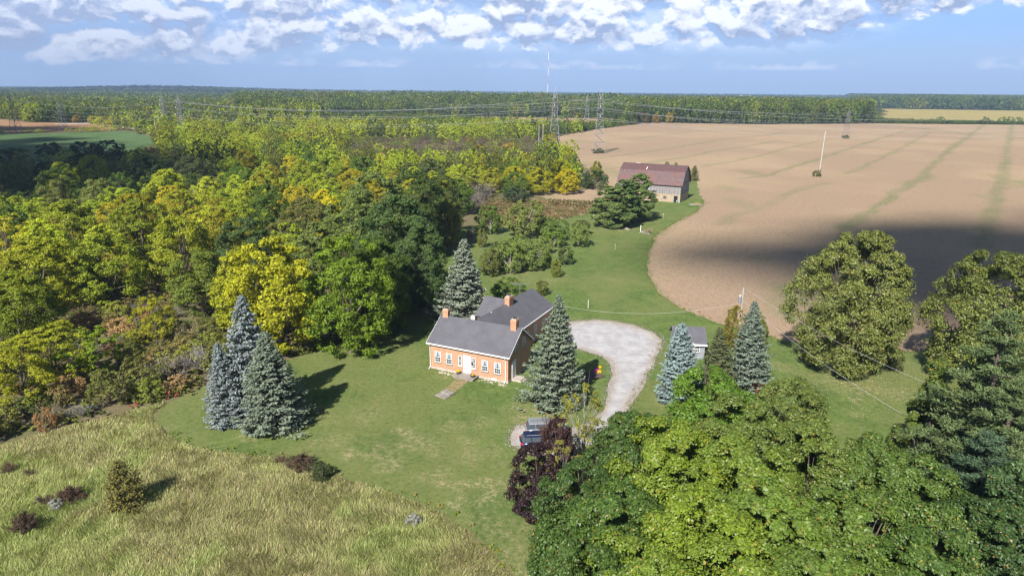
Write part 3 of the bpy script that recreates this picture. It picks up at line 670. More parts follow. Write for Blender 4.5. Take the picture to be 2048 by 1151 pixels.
m = MB(); m.box(.0, 1.3, 1.0, 2.4, 0, .28); m.box(1.3, 1.7, 1.1, 2.3, 0, .14); m.build('side_step', M_conc, house)
m = MB(); m.box(-7.2, -4.3, -1.55, 0, 0, .26); m.box(-7.3, -4.2, -1.62, 0, .26, .34); m.build('porch_slab', M_stone, house, .02)
m = MB(); m.box(-W-.02, .02, -.03, 0, 0, .32); m.box(0, .03, .0, DP, 0, .32); m.build('foundation', M_conc, house)
def chimney(name, x, y, w, d, z0, z1):
    m = MB(); m.box(x-w/2, x+w/2, y-d/2, y+d/2, z0, z1); m.box(x-w/2-.05, x+w/2+.05, y-d/2-.05, y+d/2+.05, z1-.28, z1-.12)
    o = m.build(name, M_chim, house)
    m = MB(); m.box(x-w/2+.05, x+w/2-.05, y-d/2+.05, y+d/2-.05, z1, z1+.09); m.build('cap', M_conc, o)
    m = MB(); m.tube((x-w*.15, y, z1+.09), (x-w*.15, y, z1+.4), .14, .12, 8); m.tube((x+w*.2, y, z1+.09), (x+w*.2, y, z1+.3), .12, .11, 8); m.build('flue', M_sooty, o)
    return o
chimney('chimney', -11.05, 3.55, .8, .65, 5.3, 7.35); chimney('chimney', -.75, 3.45, .8, .9, 5.2, 7.5); chimney('chimney', -6.4, 13.6, .75, 1.5, 4.9, 7.1)
m = MB(); m.tube((-7.2, 9.4, 5.3), (-7.2, 9.4, 5.85), .05); m.build('vent_pipe', M_white, house)
m = MB(); N = 14
for k in range(N):
    a0, a1 = 2*PI*k/N, 2*PI*(k+1)/N; cx, cy, cz = -9.6, 8.4, 4.9
    def pt(a, r, d): return (cx+r*math.cos(a)*.9-.3*d, cy-d, cz+r*math.sin(a)+.2*d)
    m.quad(pt(a0, .0, -.1), pt(a0, .38, .02), pt(a1, .38, .02), pt(a1, 0, -.1)) if False else m.quad(pt(a0, .38, .02), pt(a1, .38, .02), (cx+.03, cy+.1, cz))
m.tube((cx, cy+.1, cz), (cx, cy+.3, cz-.7), .03); m.tube((cx, cy+.05, cz-.3), (cx-.15, cy-.5, cz+.05), .015); m.build('satellite_dish', M_white, house)
def hloc(u, v, z=0): return (HB[0]+.9048*u+.4259*v, HB[1]-.4259*u+.9048*v, z)
def hthing(name, u, v, z=0, lab=None, cat=None, group=None):
    return tag(empty(name, hloc(u, v, z), HANG), lab, cat, group)
# path, steps
p0 = [(905, 751), (942, 758), (925, 770), (905, 783), (889, 799), (873, 794), (888, 781), (900, 765)]
sheet('brick_path', [(919, 748), (944, 756), (926, 771), (907, 786), (890, 798), (873, 793), (886, 782), (903, 766)], .05, M_pave, near=.5, jit=.06)
t = empty('stone_step', (*G(890, 790), 0), HANG-.25); tag(t, 'low grey stone step at the lawn end of the brick path', 'step')
m = MB(); m.box(-.85, .85, -.9, 0, 0, .14); m.build('tread', M_stone, t, .02); m = MB(); m.box(-.8, .8, 0, .85, 0, .3); m.build('tread', M_stone, t, .02)
t = hthing('rubble_bed', -2.0, -.75, 0, 'strip of loose pale rubble along the foot of the brick front wall', 'rubble'); t['kind'] = 'stuff'
m = MB(); rr = random.Random(3)
for i in range(70):
    u = rr.choice([rr.uniform(-1.8, 2.0), rr.uniform(-8, -5.4)]); ico(m, (u, rr.uniform(-.25, .5), .03), rr.uniform(.05, .16), 1, (1, 1, .6), .2, rr)
m.build('stone', M_conc, t)
M_pot = simple('dark_pot', (.05, .045, .05), (.09, .08, .08), 4, .6)
def flower_mat(name, c): return foliage_flat(name, c)
def foliage_flat(name, c):
    m, nt, out = newmat(name); b = NB(nt); at = b.n('ShaderNodeAttribute', attribute_name='tint'); sp = b.n('ShaderNodeSeparateColor'); b.l(at.outputs['Color'], sp.inputs[0])
    cc = b.mix(sp.outputs[0], tuple(v*.55 for v in c), c); b.bsdf(out, cc, .7, .2); return m
M_yel = foliage_flat('yellow_petals', (.6, .42, .02)); M_mag = foliage_flat('magenta_petals', (.55, .04, .35)); M_pur = foliage_flat('dusky_purple_petals', (.2, .05, .1))
def mum(x, y, z, r, mats, pot, label, group=None, rz=0):
    t = empty('potted_mum' if pot else 'chrysanthemum', (x, y, z), rz); tag(t, label, 'flowers', group)
    h = 0
    if pot:
        m = MB(); m.tube((0, 0, 0), (0, 0, .32), .2, .27, 12); m.tube((0, 0, .32), (0, 0, .36), .29, .29, 12); m.build('pot', M_pot, t); h = .3
    rng = np.random.default_rng(int(abs(x*100))+3)
    for i, (mt, fr) in enumerate(mats):
        n = 320; d = rdir(rng, n); d[:, 2] = np.abs(d[:, 2]); 
        if len(mats) > 1: d = d[(d[:, 0] > 0) == (i == 0)]; n = len(d)
        c = d*r*np.array([1, 1, .8])+np.array([0, 0, h+.04]); V = leafquads(rng, c, unit(d+rng.normal(size=(n, 3))*.3), .12, .9)
        me = quad_mesh('flower_head', V, np.stack([rng.random(n), rng.random(n)], 1)); link('flower_head', me, mt, t)
    return t
x, y, z = hloc(-6.85, -.75, .34); mum(x, y, z, .27, [(M_yel, 1)], True, 'dark pot of yellow mums on the porch slab, left of the door', 'mums on the porch')
x, y, z = hloc(-4.65, -.95, .34); mum(x, y, z, .27, [(M_yel, 1), (M_pur, 1)], True, 'pot of yellow and purple mums at the right end of the porch slab', 'mums on the porch', rz=HANG)
# flower bed by the drive
bx, by = G(1180, 752)
M_mulch = simple('mulch', (.16, .115, .10), (.08, .055, .05), 6, .95, .1, bump=.5)
t = empty('flower_bed', (bx, by, 0), .55); tag(t, 'mulched flower bed with timber edging between the house spruce and the gravel drive', 'flower bed')
m = MB(); m.box(-2.0, 1.5, -1.1, 1.1, 0, .07); m.build('mulch', M_mulch, t)
m = MB(); m.box(1.5, 1.6, -1.2, 1.2, 0, .14); m.box(-2.1, 1.5, -1.2, -1.1, 0, .14); m.build('edging', M_sooty, t)
for px, py, mt, lb in ((1199, 736, M_yel, 'round yellow mum at the back of the flower bed'), (1193, 742, M_mag, 'magenta mum between two yellow ones in the flower bed'), (1199, 745, M_yel, 'round yellow mum at the front edge of the flower bed')):
    x, y = G(px, py); mum(x, y, .07, .36, [(mt, 1)], False, lb, 'mums in the flower bed')

# ------------------------------------------------------------------ barn
M_board = None
m_, nt, out = newmat('weathered_board'); b = NB(nt); v = b.coord('Object'); 
tc = b.n('ShaderNodeTexCoord'); sp = b.n('ShaderNodeSeparateXYZ'); b.l(tc.outputs['Object'], sp.inputs[0]); ad = b.math('ADD', sp.outputs[0], sp.outputs[1]); cb = b.n('ShaderNodeCombineXYZ'); b.l(ad, cb.inputs[0]); b.l(b.math('MULTIPLY', sp.outputs[2], .06), cb.inputs[1])
n1 = b.noise(cb.outputs[0], 3.2, 5, .7); n2 = b.noise(cb.outputs[0], .55, 3, .6); c = b.mix(b.ramp(n1, .38, .62), (.13, .125, .13), (.30, .295, .31)); c = b.mix(b.math('MULTIPLY', b.ramp(n2, .4, .65), .6), c, (.22, .18, .155)); b.bsdf(out, c, .85, .2, bump=n1, bstr=.4, bdist=.04); M_board = m_
m_, nt, out = newmat('rusty_tin'); b = NB(nt); v = b.coord('Object'); st = b.coord('Object', (1, 1, .3))
n1 = b.noise(v, .35, 5, .65); n2 = b.noise(st, 1.6, 6, .7); c = b.mix(b.ramp(n2, .35, .65), (.095, .058, .058), (.135, .090, .092)); c = b.mix(b.math('MULTIPLY', b.ramp(n1, .48, .66), .55), c, (.17, .062, .045))
w = b.n('ShaderNodeTexWave'); w.bands_direction = 'X'; w.inputs['Scale'].default_value = .42; w.inputs['Distortion'].default_value = 0; b.l(v, w.inputs['Vector']); c = b.mix(b.math('MULTIPLY', b.ramp(w.outputs['Fac'], .8, 1.0), .5), c, (.12, .07, .07))
b.bsdf(out, c, .6, .3, .2, bump=n2, bstr=.2, bdist=.03); M_rust = m_
bx, by = 56.0, 228.0; BANG = math.atan2(-.436, .9)
barn = empty('barn', (bx, by, 0), BANG); tag(barn, 'weathered grey board barn with a rusty maroon gambrel roof on a pale foundation', 'barn')
BW, BD = 21.5, 13.0; zf, ze, zk, zr = 2.8, 6.1, 9.7, 11.6
m = MB(); m.box(-BW, 0, 0, BD, 0, zf); m.build('foundation', simple('limewashed_stone', (.40, .31, .22), (.30, .23, .16), 1.2, .9, .2, bump=.2), barn)
m = MB(); m.prism([(.0, zf), (BD, zf), (BD, ze), (BD-2.6, zk-.12), (BD/2, zr-.12), (2.6, zk-.12), (.0, ze)], -BW-.06, .06, 'x'); m.build('board_wall', M_board, barn)
m = MB(); m.box(-BW-.06, .06, -.05, .0, zf-.05, ze); m.build('front_boards', M_board, barn)
m = MB(); T_ = .18; pr = [(-.55, ze-.55), (2.6, zk), (BD/2, zr), (BD-2.6, zk), (BD+.55, ze-.55)]
for i in range(4):
    (a, za), (c_, zc_) = pr[i], pr[i+1]; m.prism([(a, za), (c_, zc_), (c_, zc_+T_), (a, za+T_)], -BW-.6, .6, 'x')
rf = m.build('roof', M_rust, barn)
for xa in (-19.9, -18.2): MB().prism([(2.9, zk+.24), (4.1, zk+.24+1.2*.487), (4.1, zk+.27+1.2*.487), (2.9, zk+.27)], xa, xa+.22, 'x').build('roof_patch', M_white, rf)
MB().prism([(3.0, zk+.41), (4.5, zk+.41+1.5*.487), (4.5, zk+.45+1.5*.487), (3.0, zk+.45)], -13.0, -12.75, 'x').build('roof_patch', M_white, rf); MB().box(-17.6, -16.0, BD/2-.25, BD/2+.1, zr+.18, zr+.26).build('roof_patch', M_white, rf)
m = MB(); m.box(-2.05, -.85, -.06, .0, .0, 2.2); dw = m.build('doorway', M_dark, barn)  # solid slab; the doorway's shade is put into its colour
m = MB(); m.box(-2.17, -2.05, -.09, .0, .0, 2.32); m.box(-.85, -.73, -.09, .0, .0, 2.32); m.box(-2.05, -.85, -.09, 0, 2.2, 2.32); m.build('doorway_frame', M_board, barn)
m = MB(); m.box(-9.9, -8.1, -.12, -.055, .0, 3.0); do = m.build('door', M_board, barn)
m = MB(); m.box(-9.7, -8.2, -.13, -.055, 3.1, 3.5); m.build('transom_opening', M_dark, barn)  # solid dark slab, painted with the shade of an opening
m = MB(); m.box(-5.6, -4.75, -.07, .0, 1.1, 1.9); w_ = m.build('window', M_glass, barn)
m = MB(); m.box(-5.72, -5.6, -.1, 0, 1.0, 2.0); m.box(-4.75, -4.63, -.1, 0, 1.0, 2.0); m.box(-5.6, -4.75, -.1, 0, 1.9, 2.0); m.box(-5.6, -4.75, -.1, 0, 1.0, 1.1); m.box(-5.2, -5.15, -.1, -.07, 1.1, 1.9); m.build('frame', M_board, w_)
m = MB(); m.box(.06, .1, .0, BD, ze-.12, ze+.12); m.box(.0, .1, .0, BD, zf-.1, zf+.1); m.build('gable_trim', M_sooty, barn)
M_teal = simple('teal_plastic', (.05, .28, .26), (.04, .22, .2), 3, .5)
t = empty('barrel', (bx-1.2*.9, by+1.2*.436-.6, 0)); tag(t, 'small teal barrel standing in the dark barn doorway', 'barrel'); m = MB(); m.tube((0, 0, 0), (0, 0, .35), .26, .3, 12); m.tube((0, 0, .35), (0, 0, .75), .3, .25, 12); m.build('drum', M_teal, t)
m = MB(); m.tube((0, 0, .75), (0, 0, .79), .26, .26, 12); m.build('lid', M_white, t)

# ------------------------------------------------------------------ shed
t = empty('shed', (22.6, 89.6, 0), -.12); tag(t, 'small pale grey shed with a dark shingle roof half hidden by spruces', 'shed')
m = MB(); m.prism([(0, 0), (5, 0), (5, 2.3), (2.5, 3.7), (0, 2.3)], .2, 4.4, 'x'); m.build('wall', simple('pale_siding', (.27, .28, .31), (.22, .23, .25), 2, .7), t)
gable_roof('roof', 'x', 0, 5, 2.5, 2.33, 3.73, -.05, 4.65, par=t)
m = MB(); m.box(-.05, 4.65, -.4, -.3, 2.05, 2.3); m.build('fascia', M_white, t)
window(t, 'front', .95, .8, 1.0, 1.85, 3, 1, False); window(t, 'front', 3.3, .8, 1.0, 1.85, 3, 1, False)

# ------------------------------------------------------------------ cars
def carpaint(name, c, metal=.5):
    m, nt, out = newmat(name); p = NB(nt).bsdf(out, c, .28, .5, metal); p.inputs['Coat Weight'].default_value = .8; p.inputs['Coat Roughness'].default_value = .05; return m
M_tyre = simple('tyre_rubber', (.02, .02, .02), (.035, .035, .035), 6, .9); M_rim = simple('alloy', (.5, .5, .52), (.4, .4, .42), 4, .35, .5, .8)
M_red, nt, out = newmat('tail_light_red'); NB(nt).bsdf(out, (.55, .02, .02), .2, .5)
M_head, nt, out = newmat('head_light_clear'); NB(nt).bsdf(out, (.7, .72, .75), .1, .6)
def suv(x, y, rz, paint, label, group, roofc=None):
    t = empty('parked_car', (x, y, .03), rz); tag(t, label, 'car', group)
    L = 4.7; hw = .93
    me = bpy.data.meshes.new('body'); bm = bmesh.new()
    st = [(-2.35, .42, .80, .82), (-2.28, .30, 1.02, .90), (-1.5, .26, 1.08, .93), (.7, .26, 1.06, .93), (1.1, .26, 1.02, .93), (2.0, .28, .92, .88), (2.3, .36, .78, .76)]
    rings = []
    for (sx, z0, z1, w) in st:
        pr = [(-w*.9, z0), (-w, z0+.18), (-w, z1-.22), (-w*.93, z1-.04), (-w*.8, z1), (w*.8, z1), (w*.93, z1-.04), (w, z1-.22), (w, z0+.18), (w*.9, z0)]
        rings.append([bm.verts.new((sx, a, z)) for a, z in pr])
    for i in range(len(rings)-1):
        for k in range(10): j = (k+1) % 10; bm.faces.new((rings[i][k], rings[i][j], rings[i+1][j], rings[i+1][k]))
    bm.faces.new(rings[0][::-1]); bm.faces.new(rings[-1]); bmesh.ops.recalc_face_normals(bm, faces=bm.faces)
    bm.to_mesh(me); bm.free(); me.polygons.foreach_set('use_smooth', [True]*len(me.polygons)); body = link('body', me, paint, t)
    def loft(name, mat, secs, par, smooth=False):
        m2 = MB(); n = len(secs[0])
        for s_ in secs: m2.v += s_
        for i in range(len(secs)-1):
            for k in range(n): j = (k+1) % n; m2.f.append((i*n+k, i*n+j, i*n+n+j, i*n+n+k))
        m2.f.append(tuple(range(n))); m2.f.append(tuple((len(secs)-1)*n+k for k in range(n)))
        return m2.build(name, mat, par, .02)
    gl = loft('greenhouse', M_glass, [[(-2.2, -.80, 1.03), (-2.2, .80, 1.03), (1.15, .80, 1.03), (1.15, -.80, 1.03)], [(-1.85, -.64, 1.58), (-1.85, .64, 1.58), (.35, .64, 1.58), (.35, -.64, 1.58)]], t)
    loft('roof', paint, [[(-1.98, -.69, 1.56), (-1.98, .69, 1.56), (.42, .69, 1.56), (.42, -.69, 1.56)], [(-1.78, -.60, 1.67), (-1.78, .60, 1.67), (.22, .60, 1.67), (.22, -.60, 1.67)]], t)
    for sg in (-1, 1):
        for xa, xb in ((-1.2, -1.3), (-.25, -.2), (1.0, .38)): MB().tube((xa, sg*.80, 1.05), (xb, sg*.66, 1.58), .035, .03, 5).build('pillar', paint, t)
    for sg in (-1, 1):
        m2 = MB(); m2.tube((-1.75, sg*.55, 1.73), (.15, sg*.55, 1.73), .025); m2.tube((-1.6, sg*.55, 1.66), (-1.6, sg*.55, 1.73), .02); m2.tube((.0, sg*.55, 1.66), (.0, sg*.55, 1.73), .02); m2.build('roof_rail', M_metal, t)
        m2 = MB(); m2.box(-2.37, -2.1, sg*.62 if sg > 0 else -.9, .9 if sg > 0 else -.62, .82, 1.0); m2.build('tail_light', M_red, t, .02)
        m2 = MB(); m2.box(2.08, 2.3, .5 if sg > 0 else -.82, .82 if sg > 0 else -.5, .68, .82); m2.build('headlight', M_head, t, .02)
        m2 = MB(); m2.box(.75, .95, sg*.92-.09, sg*.92+.09, 1.02, 1.16); m2.build('mirror', paint, t, .03)
        for wx in (-1.42, 1.42):
            m2 = MB(); m2.tube((wx, sg*.72, .34), (wx, sg*.95, .34), .35, .35, 18); w_ = m2.build('wheel', M_tyre, t)
            m2 = MB(); m2.tube((wx, sg*.945, .34), (wx, sg*.965, .34), .22, .22, 10); m2.build('rim', M_rim, w_)
    m2 = MB(); m2.box(-2.36, -2.3, -.26, .26, .62, .74); m2.build('number_plate', M_white, t)
    return t
x, y = G(1094, 868); suv(x-.1, y, .10, carpaint('silver_paint', (.36, .37, .40)), 'silver sport utility car with roof rails parked nearest the lawn edge', 'cars parked beside the purple tree')
x, y = G(1088, 893); suv(x-.2, y-.1, .12, carpaint('navy_paint', (.01, .02, .07)), 'dark blue sport utility car tucked in front of the silver one by the purple tree', 'cars parked beside the purple tree')

# ------------------------------------------------------------------ pylons, poles, masts
M_pyl = simple('weathered_lattice_steel', (.23, .235, .26), (.17, .175, .19), 2, .6, .3, .4)
def pylon(name, px, py, top, label, group, rz=0.0, arms=((.60, 5.0), (.75, 3.6), (.88, 2.6)), bw=.105, tk=1.0, hm=None, cat='pylon'):
    x, y = G(px, py); h = hm or hgt(px, py, top)
    t = empty(name, (x, y, 0), rz); tag(t, label, cat, group)
    r = .0030*h*tk; m = MB(); B0 = h*bw; B1 = h*.045; B2 = h*.03; zs = [0, .16, .30, .42, .52, .61, .69, .77, .84, .90]
    def half(t_): return B0+(B1-B0)*t_/.52 if t_ < .52 else B1+(B2-B1)*(t_-.52)/.38
    cor = [(-1, -1), (1, -1), (1, 1), (-1, 1)]
    for i in range(len(zs)-1):
        a, b_ = zs[i], zs[i+1]; wa, wb = half(a), half(b_)
        for k in range(4):
            c0, c1 = cor[k], cor[(k+1) % 4]
            m.tube((c0[0]*wa, c0[1]*wa, a*h), (c0[0]*wb, c0[1]*wb, b_*h), r*1.3, r*1.3, 4, False)
            m.tube((c0[0]*wa, c0[1]*wa, a*h), (c1[0]*wb, c1[1]*wb, b_*h), r*.7, r*.7, 3, False)
            m.tube((c1[0]*wa, c1[1]*wa, a*h), (c0[0]*wb, c0[1]*wb, b_*h), r*.7, r*.7, 3, False)
            m.tube((c0[0]*wb, c0[1]*wb, b_*h), (c1[0]*wb, c1[1]*wb, b_*h), r*.7, r*.7, 3, False)
    for c0 in cor: m.tube((c0[0]*B2, c0[1]*B2, .9*h), (0, 0, h), r, r*.8, 4, False)
    m.build('lattice_mast', M_pyl, t); tips = []
    for z, L in arms:
        L = L*h/37; w = half(z)
        for sg in (-1, 1):
            a = MB(); ins = MB()
            tip = (sg*(w+L), 0, z*h+.1); a.tube((sg*w, -w, z*h), tip, r*.8, r*.6, 3, False); a.tube((sg*w, w, z*h), tip, r*.8, r*.6, 3, False); a.tube((sg*w, 0, z*h+.045*h), tip, r*.8, r*.6, 3, False); a.tube((sg*(w+L*.5), -w*.5, z*h), (sg*(w+L*.5), w*.5, z*h), r*.6, r*.6, 3, False); a.tube((sg*(w+L*.5), 0, z*h+.022*h), (sg*(w+L*.5), w*.5, z*h), r*.6, r*.6, 3, False)
            ins.tube(tip, (tip[0], 0, tip[2]-.04*h), r*.9, r*.9, 4)
            tips.append((x+tip[0]*math.cos(rz), y+tip[0]*math.sin(rz), tip[2]-.04*h))
            am = a.build('cross_arm', M_pyl, t); ins.build('insulator', M_white, am)
    return tips
PG = 'steel lattice pylons of the power line'
pa = {}
pa['a3'] = pylon('electricity_pylon', 1108, 302, 175, 'tall lattice pylon rising behind the yellow trees at the field corner', PG, 1.45)
pa['b3'] = pylon('electricity_pylon', 1197, 306, 177, 'tall lattice pylon standing in a ring of bushes on the tan field', PG, 1.45)
pa['c3'] = pylon('electricity_pylon', 1173, 243, 190, 'smaller lattice pylon on the far strip field between the two tall pylons', PG, 1.4)
pa['b4'] = pylon('electricity_pylon', 1691, 275, 217, 'slim pale lattice pylon alone in the middle of the tan field', PG, 1.5, tk=.8)
pa['a2'] = pylon('electricity_pylon', 368, 284, 188, 'lattice pylon at the right edge of the green field in front of the woods', PG, 1.4)
pa['b2'] = pylon('electricity_pylon', 332, 262, 190, 'faint lattice pylon behind the wooden poles beyond the green field', PG, 1.4)
pa['b1'] = pylon('electricity_pylon', 128, 263, 198, 'dark lattice pylon between the brown and the green field', PG, 1.35)
pa['a1'] = pylon('electricity_pylon', 33, 266, 184, 'dark lattice pylon standing on the shaded edge of the brown field', PG, 1.35)
pa['c2'] = pylon('electricity_pylon', 770, 228, 190, 'distant lattice pylon rising out of the dark central woods', PG, 1.4, tk=1.2)
M_cable = simple('weathered_conductor', (.30, .30, .32), (.24, .24, .26), 3, .5, .3, .3)
M_cable2 = simple('bright_conductor', (.6, .6, .6), (.5, .5, .5), 3, .4, .4, .3)
def cable(a, b, sag, label, group, r=.055, name='power_cable', n=16):
    m = MB(); pts = []
    for i in range(n+1):
        t = i/n; pts.append((a[0]+(b[0]-a[0])*t, a[1]+(b[1]-a[1])*t, a[2]+(b[2]-a[2])*t-4*sag*t*(1-t)))
    m.path(pts, r, 4); o = m.build(name, M_cable if r > .04 else M_cable2); tag(o, label, 'cable', group); return o
lv = ['lowest', 'lowest', 'middle', 'middle', 'highest', 'highest']
def span(A, B, sag, what, idx=(0, 1, 2, 3, 4, 5), r=.055):
    for i in idx:
        cable(A[i], B[i], sag, '%s %s conductor strung %s' % (['near', 'far'][i % 2], lv[i], what), 'conductors '+what, r)
span(pa['a2'], pa['a3'], 7, 'over the woods towards the pylon at the field corner', (0, 2, 4, 5), .06)
span(pa['b2'], pa['b3'], 7, 'behind the woods towards the pylon in its bushes', (0, 2, 4), .07)
span(pa['a1'], pa['a2'], 5, 'over the green field', (0, 2, 4), .05); span(pa['b1'], pa['b2'], 4, 'over the brown field', (0, 4), .05)
offR = [TOPp for TOPp in []]
def at(px, py, D): 
    d = ray(px, py); k = D/d[1]; return (d[0]*k, D, H+d[2]*k)
E1 = [at(2250, 262, 330), at(2250, 259, 345), at(2250, 250, 330), at(2250, 247, 345), at(2250, 226, 330), at(2250, 222, 345)]
span(pa['b3'], E1, 7, 'over the tan field towards the right', (0, 2, 4), .055)
E2 = [at(2300, 254, 420), 0, at(2300, 243, 420), 0, at(2300, 220, 420)]
span(pa['a3'], E2, 7, 'from the field corner pylon over the tan field', (0, 2, 4), .055)
span(pa['c2'], pa['c3'], 8, 'in front of the central woods', (0, 2, 4), .09)
E3 = [at(2300, 262, 560), 0, 0, 0, at(2300, 236, 560)]
span(pa['b4'], E3, 4, 'from the slim pale pylon to the right', (0, 4), .06); span(pa['c3'], pa['b4'], 5, 'between the far strip field and the slim pale pylon', (0, 4), .07)
M_pole = simple('silvered_timber', (.42, .39, .35), (.30, .27, .24), 4, .85, .2, stretch=(1, 1, .2))
def wpole(px, py, top, label, group=None, rad=.16, arm=True, lean=0.0, hm=None, name='utility_pole'):
    x, y = G(px, py); h = hm or hgt(px, py, top); t = empty(name, (x, y, 0), .1); tag(t, label, 'pole', group)
    m = MB(); m.tube((0, 0, -.1), (lean*h, 0, h), rad, rad*.7, 8); m.build('shaft', M_pole, t)
    if arm:
        m = MB(); m.box(lean*h-1.2, lean*h+1.2, -.08, .08, h*.93, h*.93+.16); a = m.build('cross_arm', M_pole, t)
    return t, (x+lean*h, y, h)
wpole(1077, 316, 252, 'left of two thin wooden poles beside the field corner pylon', 'wooden poles near the corner pylon', .22, False)
wpole(1085, 312, 247, 'right of two thin wooden poles beside the field corner pylon', 'wooden poles near the corner pylon', .24, False)
for px, py, tp, l in ((302, 258, 234, 'short wooden pole nearest the hedge at the far end of the green field'), (315, 286, 232, 'tall wooden pole at the right end of the green field'), (323, 283, 231, 'wooden pole just right of the tall pole at the green field')):
    wpole(px, py, tp, l, 'wooden poles at the green field', .2, False)
wpole(1638, 348, 262, 'pale leaning pole rising from a small bush on the tan field', None, .36, False, .02)
t, tp = wpole(1475, 690, 575, 'weathered utility pole with a white transformer behind the spruces', None, .15, False)
m = MB(); m.tube((-.38, 0, 6.6), (-.38, 0, 7.5), .25, .25, 12); m.tube((-.38, 0, 7.5), (-.38, 0, 7.6), .2, .1, 10); tr_ = m.build('transformer', M_metal, t); m = MB(); m.tube((-.3, 0, 7.55), (-.3, 0, 7.85), .04); m.tube((-.45, 0, 7.55), (-.45, 0, 7.85), .04); m.build('bushing', M_white, tr_)
m = MB(); m.box(-.1, .5, -.05, .05, 8.3, 8.4); m.tube((.45, 0, 8.4), (.45, 0, 8.6), .06); m.build('bracket', M_metal, t)
px_, py_, h_ = tp
d1 = (px_+.45, py_, 8.6); 
cable(d1, (43.5, 57.5, 8.4), .9, 'upper bare wire from the utility pole over the lawn to the right-hand trees', 'wires over the right lawn', .016)
cable((px_, py_, 7.0), (38.5, 55.0, 6.6), .9, 'lower wire from the utility pole over the lawn to the right-hand trees', 'wires over the right lawn', .018)
cable((px_, py_, 6.6), hloc(-2.6, 21.5, 4.2), 1.6, 'twisted service wire from the utility pole to the rear wing of the house', None, .014)
# the tall radio mast
x, y = G(1095, 200); t = empty('radio_mast', (x, y, 0)); tag(t, 'very tall thin red and white radio mast far behind the central woods', 'mast')
M_mred = simple('mast_red', (.5, .12, .1), (.4, .1, .08), 1); hh = hgt(1095, 200, 88)
for k in range(7):
    m = MB(); m.tube((0, 0, hh*k/7), (0, 0, hh*(k+1)/7), .8, .8, 4); m.build('mast_section', M_mred if k % 2 == 0 else M_white, t)
for k in range(3):
    a = 2*PI*k/3+.4; m = MB(); [m.tube((0, 0, hh*f), (90*math.cos(a), 90*math.sin(a), 0), .12, .12, 3) for f in (.45, .9)]; m.build('guy_wire', M_metal, t)
# posts and small things on the lawn
def post(px, py, tp, label, col=None, r=.06, head=None, group='posts on the back lawn'):
    x, y = G(px, py); h = max(.6, hgt(px, py, tp)); t = empty('lawn_post', (x, y, 0)); tag(t, label, 'post', group)
    m = MB(); m.tube((0, 0, 0), (0, 0, h), r, r*.8, 6); m.build('stake', col or M_pole, t)
    m = MB(); 
    if head == 'box': m.box(-.22, .22, -.22, .22, h, h+.3); m.prism([(-.28, h+.3), (.28, h+.3), (0, h+.52)], -.28, .28, 'x')
    elif head == 'cap': m.tube((0, 0, h), (0, 0, h+.1), r*1.6, r*.8, 8)
    elif head == 'arm': m.box(-.9, .9, -.05, .05, h-.1, h)
    if head: m.build('head', M_white, t)
    return (x, y, h)
c1 = post(1176, 616, 601, 'white capped post at the near end of the back lawn', M_white, .05, 'cap')
post(1230, 501, 489, 'thin grey stake in the middle of the mown back lawn', None, .06, 'cap')
post(1281, 463, 451, 'pale post with a red top beside the boulders', M_white, .1, 'cap')
post(1326, 438, 428, 'thin stake on the grass in front of the barn', None, .07, 'cap')
post(1187, 441, 430, 'thin white stake left of the barn pines', M_white, .07, 'cap')
def rocks(px, py, n, sp_, label, r=(.15, .45), name='boulder_pile'):
    x, y = G(px, py); rr = random.Random(px); o = empty(name, (x, y, 0)); tag(o, label, 'rocks')
    for i in range(n): q = rr.uniform(*r); m = MB(); ico(m, (rr.gauss(0, sp_), rr.gauss(0, sp_*.5), q*.3), q, 1, (1.2, 1, .7), .2, rr); m.build('stone', M_stone, o)
rocks(1287, 466, 9, 1.1, 'low pile of pale stones by the red topped post'); rocks(1254, 459, 2, .3, 'single pale stone lying in front of the barn pines', (.4, .7), 'field_stone')
x, y = G(1390, 410); t = empty('planter', (x, y, 0), .1); tag(t, 'small stone trough planter with yellow flowers right of the barn', 'planter'); m = MB(); m.box(-2, 2, -.6, .6, 0, .45); m.build('trough', M_stone, t, .05)
rng = np.random.default_rng(4); n = 160; c = np.stack([rng.uniform(-.8, .8, n)+.6, rng.uniform(-.4, .4, n), rng.uniform(.45, .95, n)], 1); link('flowers', quad_mesh('flowers', leafquads(rng, c, rdir(rng, n), .2), rng.random((n, 2))), M_yel, t)
# weathered picnic table at the lawn edge
x, y = G(887, 490); t = empty('picnic_table', (x, y, 0), .25); tag(t, 'weathered grey wooden picnic table in the shade at the edge of the woods', 'table')
m = MB(); [m.box(-1.3, 1.3, -.48+.25*k, -.27+.25*k, .98, 1.05) for k in range(4)]; m.build('tabletop', M_pole, t)
for s_ in (-1, 1): m = MB(); m.box(-1.3, 1.3, s_*1.0-.17, s_*1.0+.17, .5, .57); m.build('bench', M_pole, t)
for s_ in (-1, 1): m = MB(); m.tube((s_*.9, -.9, 0), (s_*.9, .25, .98), .06); m.tube((s_*.9, .9, 0), (s_*.9, -.25, .98), .06); m.box(s_*.9-.04, s_*.9+.04, -1.1, 1.1, .43, .5); m.build('leg', M_pole, t)
# TV antenna on a mast behind the house
x, y, z = at(1040, 565, 105); t = empty('tv_antenna', (x, y, 0), .35); tag(t, 'metal television antenna on a slim mast behind the rear wing', 'antenna')
m = MB(); m.tube((0, 0, 0), (0, 0, z), .04); m.build('mast', M_metal, t); m = MB(); m.tube((-1.5, 0, z-.1), (1.6, 0, z-.35), .03)
m.build('boom', M_metal, t); m = MB(); [m.tube((-1.4+.32*k, -.75+.04*k, z-.1-.026*k), (-1.4+.32*k, .75-.04*k, z-.1-.026*k), .018, .018, 4) for k in range(10)]; m.build('element', M_metal, t)
